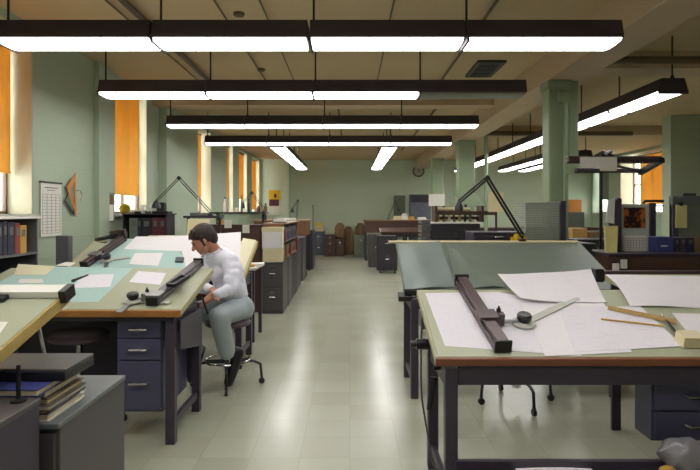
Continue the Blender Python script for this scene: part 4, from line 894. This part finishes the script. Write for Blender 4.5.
part(sc, 'side_post', MB().box(a.x,a.x+.06,6.03,6.1,1.08,a.z-.1), M['steel']); part(sc, 'top_handle', MB().box(a.x+.12,a.x+.26,6.04,6.08,a.z+.001,a.z+.03), M['darkblk'])
part(sc, 'foot', MB().box(b.x+.3,b.x+.36,6.05,6.1,1.08,1.22), M['steel'])
a = pt(676,205,6.0); b = pt(687,228,6.0)
part(sc, 'yellow_note', MB().box(a.x,b.x,6.0,6.015,b.z,a.z), M['yellowp'], label='pale yellow hanging note'); part(sc, 'note_clip', MB().box(a.x+.04,a.x+.07,5.99,6.03,a.z-.01,a.z+.03), M['black'])
# tall pole stand with raised board seen edge-on
ds = thing('raised_drawing_stand', 'tall pole stand with a flat raised board seen from below', 'drawing stand', (2.87,6.29,0))
part(ds, 'pole', MB().cone((2.87,6.29,0),(2.87,6.29,1.98),.018), M['black'], smooth=True); part(ds, 'pole_base', MB().lathe((2.87,6.35,0), [(.14,0),(.14,.02),(.04,.05)], 20), M['black'], smooth=True)
B2 = Board(2.36, 3.4, 5.95, 2.09, 6.42, 1.98)
part(ds, 'front_bar', B2.slab(MB(), 2.36, 3.38, 0, .07, -.05, .02), M['rail'], .01); part(ds, 'rear_bar', B2.slab(MB(), 2.6, 3.38, .4, .45, -.04, .01), M['greyrail'], .01)
part(ds, 'end_bar', B2.slab(MB(), 3.34, 3.4, -.01, .47, -.06, .0), M['black'], .01); part(ds, 'diagonal_brace', MB().cone(B2.p(2.7,.06,-.03), B2.p(3.35,.4,-.03), .014), M['greyrail'])
part(ds, 'clamp_head', MB().tube([B2.p(2.68,.05,.03),B2.p(2.78,.08,.09),B2.p(2.9,.1,.05),B2.p(2.8,.12,.03)], .018).cone(B2.p(2.76,.04,.04),B2.p(2.88,.1,.1),.02), M['black'], smooth=True)
for k,(p0,p1) in enumerate((((580,157),(602,168)),((600,157),(617,171)))):
    a = pt(*p0,5.93-.01*k); b = pt(*p1,5.93-.01*k); solo('hanging_sheet', MB().box(a.x,b.x,a.y,a.y+.003,b.z,a.z), M['white'], ('left white sheet hanging from the raised board bar','right white sheet hanging from the raised board bar')[k], 'paper')
solo('hanging_sheet', MB().prism([(2.5,6.3,1.93),(2.68,6.3,1.95),(2.68,6.42,1.95),(2.5,6.42,1.93)],[(2.5,6.3,1.933),(2.68,6.3,1.953),(2.68,6.42,1.953),(2.5,6.42,1.933)]), M['cream'], 'cream sheet tucked under the raised board', 'paper')
# mid-distance right: desks and small bright things
def plain_desk(lab, x0, x1, y0, y1, z, m='steel'):
    t = thing('office_desk', lab, 'desk', ((x0+x1)/2,(y0+y1)/2,0))
    part(t, 'desktop', MB().box(x0,x1,y0,y1,z-.03,z), M['darkwood'], .004)
    for xx in (x0+.03,x1-.08):
        for yy in (y0+.03,y1-.08): part(t, 'leg', MB().box(xx,xx+.05,yy,yy+.05,0,z-.03), M[m])
    part(t, 'front_panel', MB().box(x0+.08,x1-.08,y0+.05,y0+.07,z-.5,z-.03), M[m])
plain_desk('dark desk in the gap between column and tall pole', 3.7, 5.3, 9.4, 10.2, 1.0)
plain_desk('dark desk farther back right between column and pole', 4.6, 6.1, 12.6, 13.4, 1.05)
plain_desk('dark desk at far right near the back windows', 6.4, 8.2, 15.6, 16.4, 1.05)
plain_desk('dark desk far back right of the middle column', 3.4, 5.2, 15.6, 16.4, 1.05)
cabinet('dark cabinet right of the near column behind the bench', 3.3, 3.95, 8.0, 8.5, 1.1, 'darkblk', 2)
solo('cardboard_box', MB().box(3.85,4.1,9.5,9.8,1.0,1.22), M['gold'], 'brown cardboard box on the desk behind the near column', 'box', bev=.005)
solo('cardboard_box', MB().box(4.12,4.32,9.5,9.8,1.0,1.15), M['kraft'], 'kraft box right of the brown cardboard box', 'box', bev=.005)
solo('wall_poster', MB().box(7.95,8.45,20.07,20.09,1.45,1.95), M['orange'], 'orange poster on the back wall behind near column', 'poster')
solo('stand_screen', MB().box(5.0,5.5,12.9,12.95,1.05,1.5), M['panelg'], 'grey green upright screen on the farther desk', 'screen', bev=.01)
# stools around the right
stool('dark stool at the desk behind near column', 4.6, 8.9, .62, .4)
# ---------------------------------------------------------------- the man on the stool
stool('stool with chrome ring and casters the man sits on', -1.06, 4.77, .575, math.radians(-80))
def cap(mb, p0, p1, r0, r1, n=16):
    mb.cone(p0, p1, r0, r1, n); mb.ball(p0, r0, 2); mb.ball(p1, r1, 2)
def bake(mb, name, m, voxel, smooth=6, parent=None, fac=.5):
    o = link(name, mb.mesh(name, m)); r = o.modifiers.new('r', 'REMESH'); r.mode = 'VOXEL'; r.voxel_size = voxel; r.use_smooth_shade = True
    if smooth: s = o.modifiers.new('s', 'SMOOTH'); s.iterations = smooth; s.factor = fac
    dg = bpy.context.evaluated_depsgraph_get(); me = bpy.data.meshes.new_from_object(o.evaluated_get(dg)); me.materials.clear(); me.materials.append(m)
    bpy.data.objects.remove(o)
    for p in me.polygons: p.use_smooth = True
    return me
hipC = V((-1.03,4.83,.65)); hipL = V((-.95,4.79,.66)); hipR = V((-1.12,4.87,.66))
kneL = V((-1.055,4.42,.665)); kneR = V((-1.33,4.5,.665)); ankL = V((-1.03,4.6,.325)); ankR = V((-1.32,4.66,.32))
toeL = V((-1.01,4.58,.085)); heelL = V((-.945,4.66,.31)); toeR = V((-1.33,4.62,.1)); heelR = V((-1.3,4.76,.31))
waist = V((-1.03,4.82,.8)); chest = V((-1.07,4.75,1.0)); upch = V((-1.11,4.72,1.1)); neckB = V((-1.14,4.69,1.15))
shL = V((-1.0,4.6,1.09)); shR = V((-1.24,4.84,1.09)); elL = V((-.955,4.5,.875)); elR = V((-1.28,4.7,.86))
wrL = V((-1.09,4.41,.835)); wrR = V((-1.13,4.52,.86))
hd = V((-1.235,4.62,1.27))
fw = V((-.84,-.25,-.48)).normalized(); lf_ = V((0,0,1)).cross(fw).normalized(); up = fw.cross(lf_).normalized()
HM = Matrix(((fw.x,lf_.x,up.x),(fw.y,lf_.y,up.y),(fw.z,lf_.z,up.z)))
def h(x, y, z): return hd + HM @ V((x,y,z))
body = MB()
body.ball(h(-.01,0,.03), 1, 3, (.095,.074,.092), HM)           # cranium
body.ball(h(.03,0,-.035), 1, 3, (.062,.058,.078), HM)          # face
body.ball(h(.055,0,-.09), 1, 2, (.03,.032,.026), HM)           # chin
cap(body, h(.03,.05,-.06), h(.06,.02,-.095), .018, .016)       # jaw
cap(body, h(.03,-.05,-.06), h(.06,-.02,-.095), .018, .016)
cap(body, h(.088,0,.0), h(.112,0,-.038), .009, .014)           # nose
body.ball(h(.1,.011,-.042), .009, 1); body.ball(h(.1,-.011,-.042), .009, 1)
cap(body, h(.083,.018,-.068), h(.083,-.018,-.068), .009, .009) # lips
cap(body, h(.082,.045,.018), h(.09,.008,.016), .009, .009); cap(body, h(.082,-.045,.018), h(.09,-.008,.016), .009, .009)  # brow
for s in (1,-1): body.ball(h(-.005,s*.076,-.015), 1, 2, (.018,.007,.03), HM)   # ears
cap(body, neckB, h(-.03,0,-.04), .055, .052)
cap(body, hipL, hipR, .11, .11); cap(body, hipC, waist, .13, .115); cap(body, waist, chest, .115, .13); cap(body, chest, upch, .13, .1); cap(body, upch, neckB, .1, .06)
for a,b,c,d_,e in ((shL,elL,wrL,upch,1),(shR,elR,wrR,upch,-1)):
    cap(body, d_, a, .08, .06); cap(body, a, b, .052, .04); cap(body, b, c, .04, .026)
for a,b,c,t_,hh_ in ((hipL,kneL,ankL,toeL,heelL),(hipR,kneR,ankR,toeR,heelR)):
    cap(body, a, b, .085, .058); cap(body, b, c, .055, .036); cap(body, c, hh_, .034, .03); cap(body, hh_, t_, .03, .026)
def hand(mb, w, d, nrm, curl, th):
    """palm, four unequal bent fingers and a thumb; d = direction of fingers, nrm = back of hand"""
    d = d.normalized(); s = d.cross(nrm).normalized(); nrm = s.cross(d).normalized()
    for i in range(4):
        base = w + d*.082 + s*(.027-.018*i); L = (.042,.047,.044,.034)[i]
        cap(mb, w + d*.015 + s*(.018-.012*i), base, .014, .0105, 10)
        p = base; dd = d.copy()
        for k in range(3):
            dd = (dd*math.cos(curl) - nrm*math.sin(curl)).normalized() if k or True else dd
            q = p + dd*L*(1,.62,.5)[k]; cap(mb, p, q, .0095-.001*k, .0088-.001*k, 8)
            p = q; nn = s.cross(dd); nrm_k = nn
            # keep bending round the same axis
            dd = Matrix.Rotation(0, 3, s) @ dd
    t0 = w + d*.025 + s*th*.025; t1 = t0 + d*.035 + s*th*.026 - nrm*.015; t2 = t1 + d*.032 - nrm*.012 + s*th*.004
    cap(mb, t0, t1, .014, .011, 10); cap(mb, t1, t2, .011, .009, 10)
hand(body, wrL, V((-.75,.1,-.5)), V((0,-.6,.7)), .35, 1)
hand(body, wrR, V((.5,-.85,-.05)), V((0,-.1,1)), .4, -1)
bm_ = bake(body, 'body_mesh', M['skin'], .0055, 4, fac=.4)
man = link('person', bm_); org = V((-1.05,4.7,0.0))
bm_.transform(Matrix.Translation(-org)); man.location = org; WT[man.name] = org
tag(man, 'dark haired man in white shirt seated on a stool, leaning left over table', 'person')
def cloth(name, mb, m, vox, sm, label=None):
    me = bake(mb, name+'_mesh', M[m], vox, sm); o = link(name, me, man)
    if label: o['label'] = label
    return o
sh = MB()
cap(sh, hipC+V((0,.0,.08)), waist, .135, .132); cap(sh, waist, chest, .132, .145); cap(sh, chest, upch, .142, .11); cap(sh, upch, neckB-V((-.015,-.01,.05)), .105, .075)
for a,b,c in ((shL,elL,wrL),(shR,elR,wrR)):
    cap(sh, upch, a, .095, .077); cap(sh, a, b, .073, .06); cap(sh, b, b.lerp(c,.9), .058, .036)
    for k in (.25,.5,.72): q = a.lerp(b,k); sh.ball(q+V((.012*(-1)**int(k*8),-.01,0)), .068, 2)
    for k in (.25,.55,.8): q = b.lerp(c,k); sh.ball(q+V((0,-.006,-.008)), .05-.008*k, 2)
for k in range(7): sh.ball(waist.lerp(chest,k/6)+V((.05*math.sin(k*2.1),-.08,0)), .09, 2)
cloth('shirt', sh, 'shirt', .009, 5, 'white long sleeved shirt')
cl_ = MB()
for s in (1,-1):
    a = neckB + V((-.045,-.0,.045)) ; e_ = neckB + V((-.085,-.03+.0*s,-.02))
    sd_ = V((.7,-.7,0))*.06*s
    cl_.prism([a+sd_*.4, e_+sd_*.3+V((0,0,-.02)), e_+sd_+V((0,0,-.015)), neckB+sd_*1.1+V((.02,0,.03))], [p+V((-.006,-.006,.012)) for p in (a+sd_*.4, e_+sd_*.3+V((0,0,-.02)), e_+sd_+V((0,0,-.015)), neckB+sd_*1.1+V((.02,0,.03)))])
cl_.torus(neckB+V((.0,-.0,.01)), .064, .012, m=(V((-.35,-.1,1)).to_track_quat('Z','Y').to_matrix()))
part(man, 'shirt_collar', cl_, M['shirt'], smooth=True)
tr_ = MB()
cap(tr_, hipL, hipR, .122, .122); cap(tr_, hipC, hipC+V((-.005,0,.09)), .135, .13)
for a,b,c in ((hipL,kneL,ankL),(hipR,kneR,ankR)): cap(tr_, a, b, .108, .082); cap(tr_, b, b.lerp(c,.98), .082, .072)
cloth('trousers', tr_, 'trousers', .01, 6, 'pale grey blue trousers')
part(man, 'belt', MB().torus(hipC+V((-.008,0,.115)), .132, .012, m=(V((-.1,0,1)).to_track_quat('Z','Y').to_matrix())), M['belt'], smooth=True)  # belt coloured white to carry the highlight at the waist
for (c,t_,hh_) in ((ankL,toeL,heelL),(ankR,toeR,heelR)):
    s_ = MB(); d = (t_-hh_).normalized()
    cap(s_, c.lerp(hh_,.3)-V((0,0,.0)), hh_, .05, .048); cap(s_, hh_, hh_.lerp(t_,.55), .048, .048); cap(s_, hh_.lerp(t_,.55), t_, .05, .042); cap(s_, hh_+V((.02,.03,0)), t_+V((.015,.02,-.005)), .026, .022)
    me = bake(s_, 'shoe_mesh', M['shoe'], .008, 3); link('shoe', me, man)
hr = MB()
hr.ball(h(-.02,0,.045), 1, 3, (.103,.083,.088), HM)
hr.ball(h(-.07,0,.0), 1, 3, (.055,.072,.085), HM)
for s in (1,-1):
    hr.ball(h(-.035,s*.062,.02), 1, 2, (.05,.022,.06), HM); cap(hr, h(.008,s*.073,.03), h(.012,s*.069,-.045), .014,.011)
for k in range(9):
    y_ = -.055+.0138*k; cap(hr, h(.045,y_,.1), h(.078,y_*.9,.07-.01*(k%3)), .02, .01, 8)
cap(hr, h(.07,.03,.09), h(.098,.025,.055), .014, .007)
hme = bake(hr, 'hair_mesh', M['hair'], .006, 2); link('hair', hme, man)
fe = MB()
for s in (1,-1): fe.ball(h(.083,s*.03,-.004), .008, 2); 
part(man, 'eyes', fe, M['ink'], smooth=True)
eb = MB()
for s in (1,-1): cap(eb, h(.093,s*.014,.022), h(.085,s*.04,.02), .004, .003, 8)
part(man, 'eyebrows', eb, M['hair'], smooth=True)
pen = solo('pencil', MB().cone(wrL+V((-.09,-.02,-.02)), wrL+V((-.05,.0,-.15)), .006), M['black'], 'dark pencil held in the mans lowered left hand', 'pencil', smooth=True)
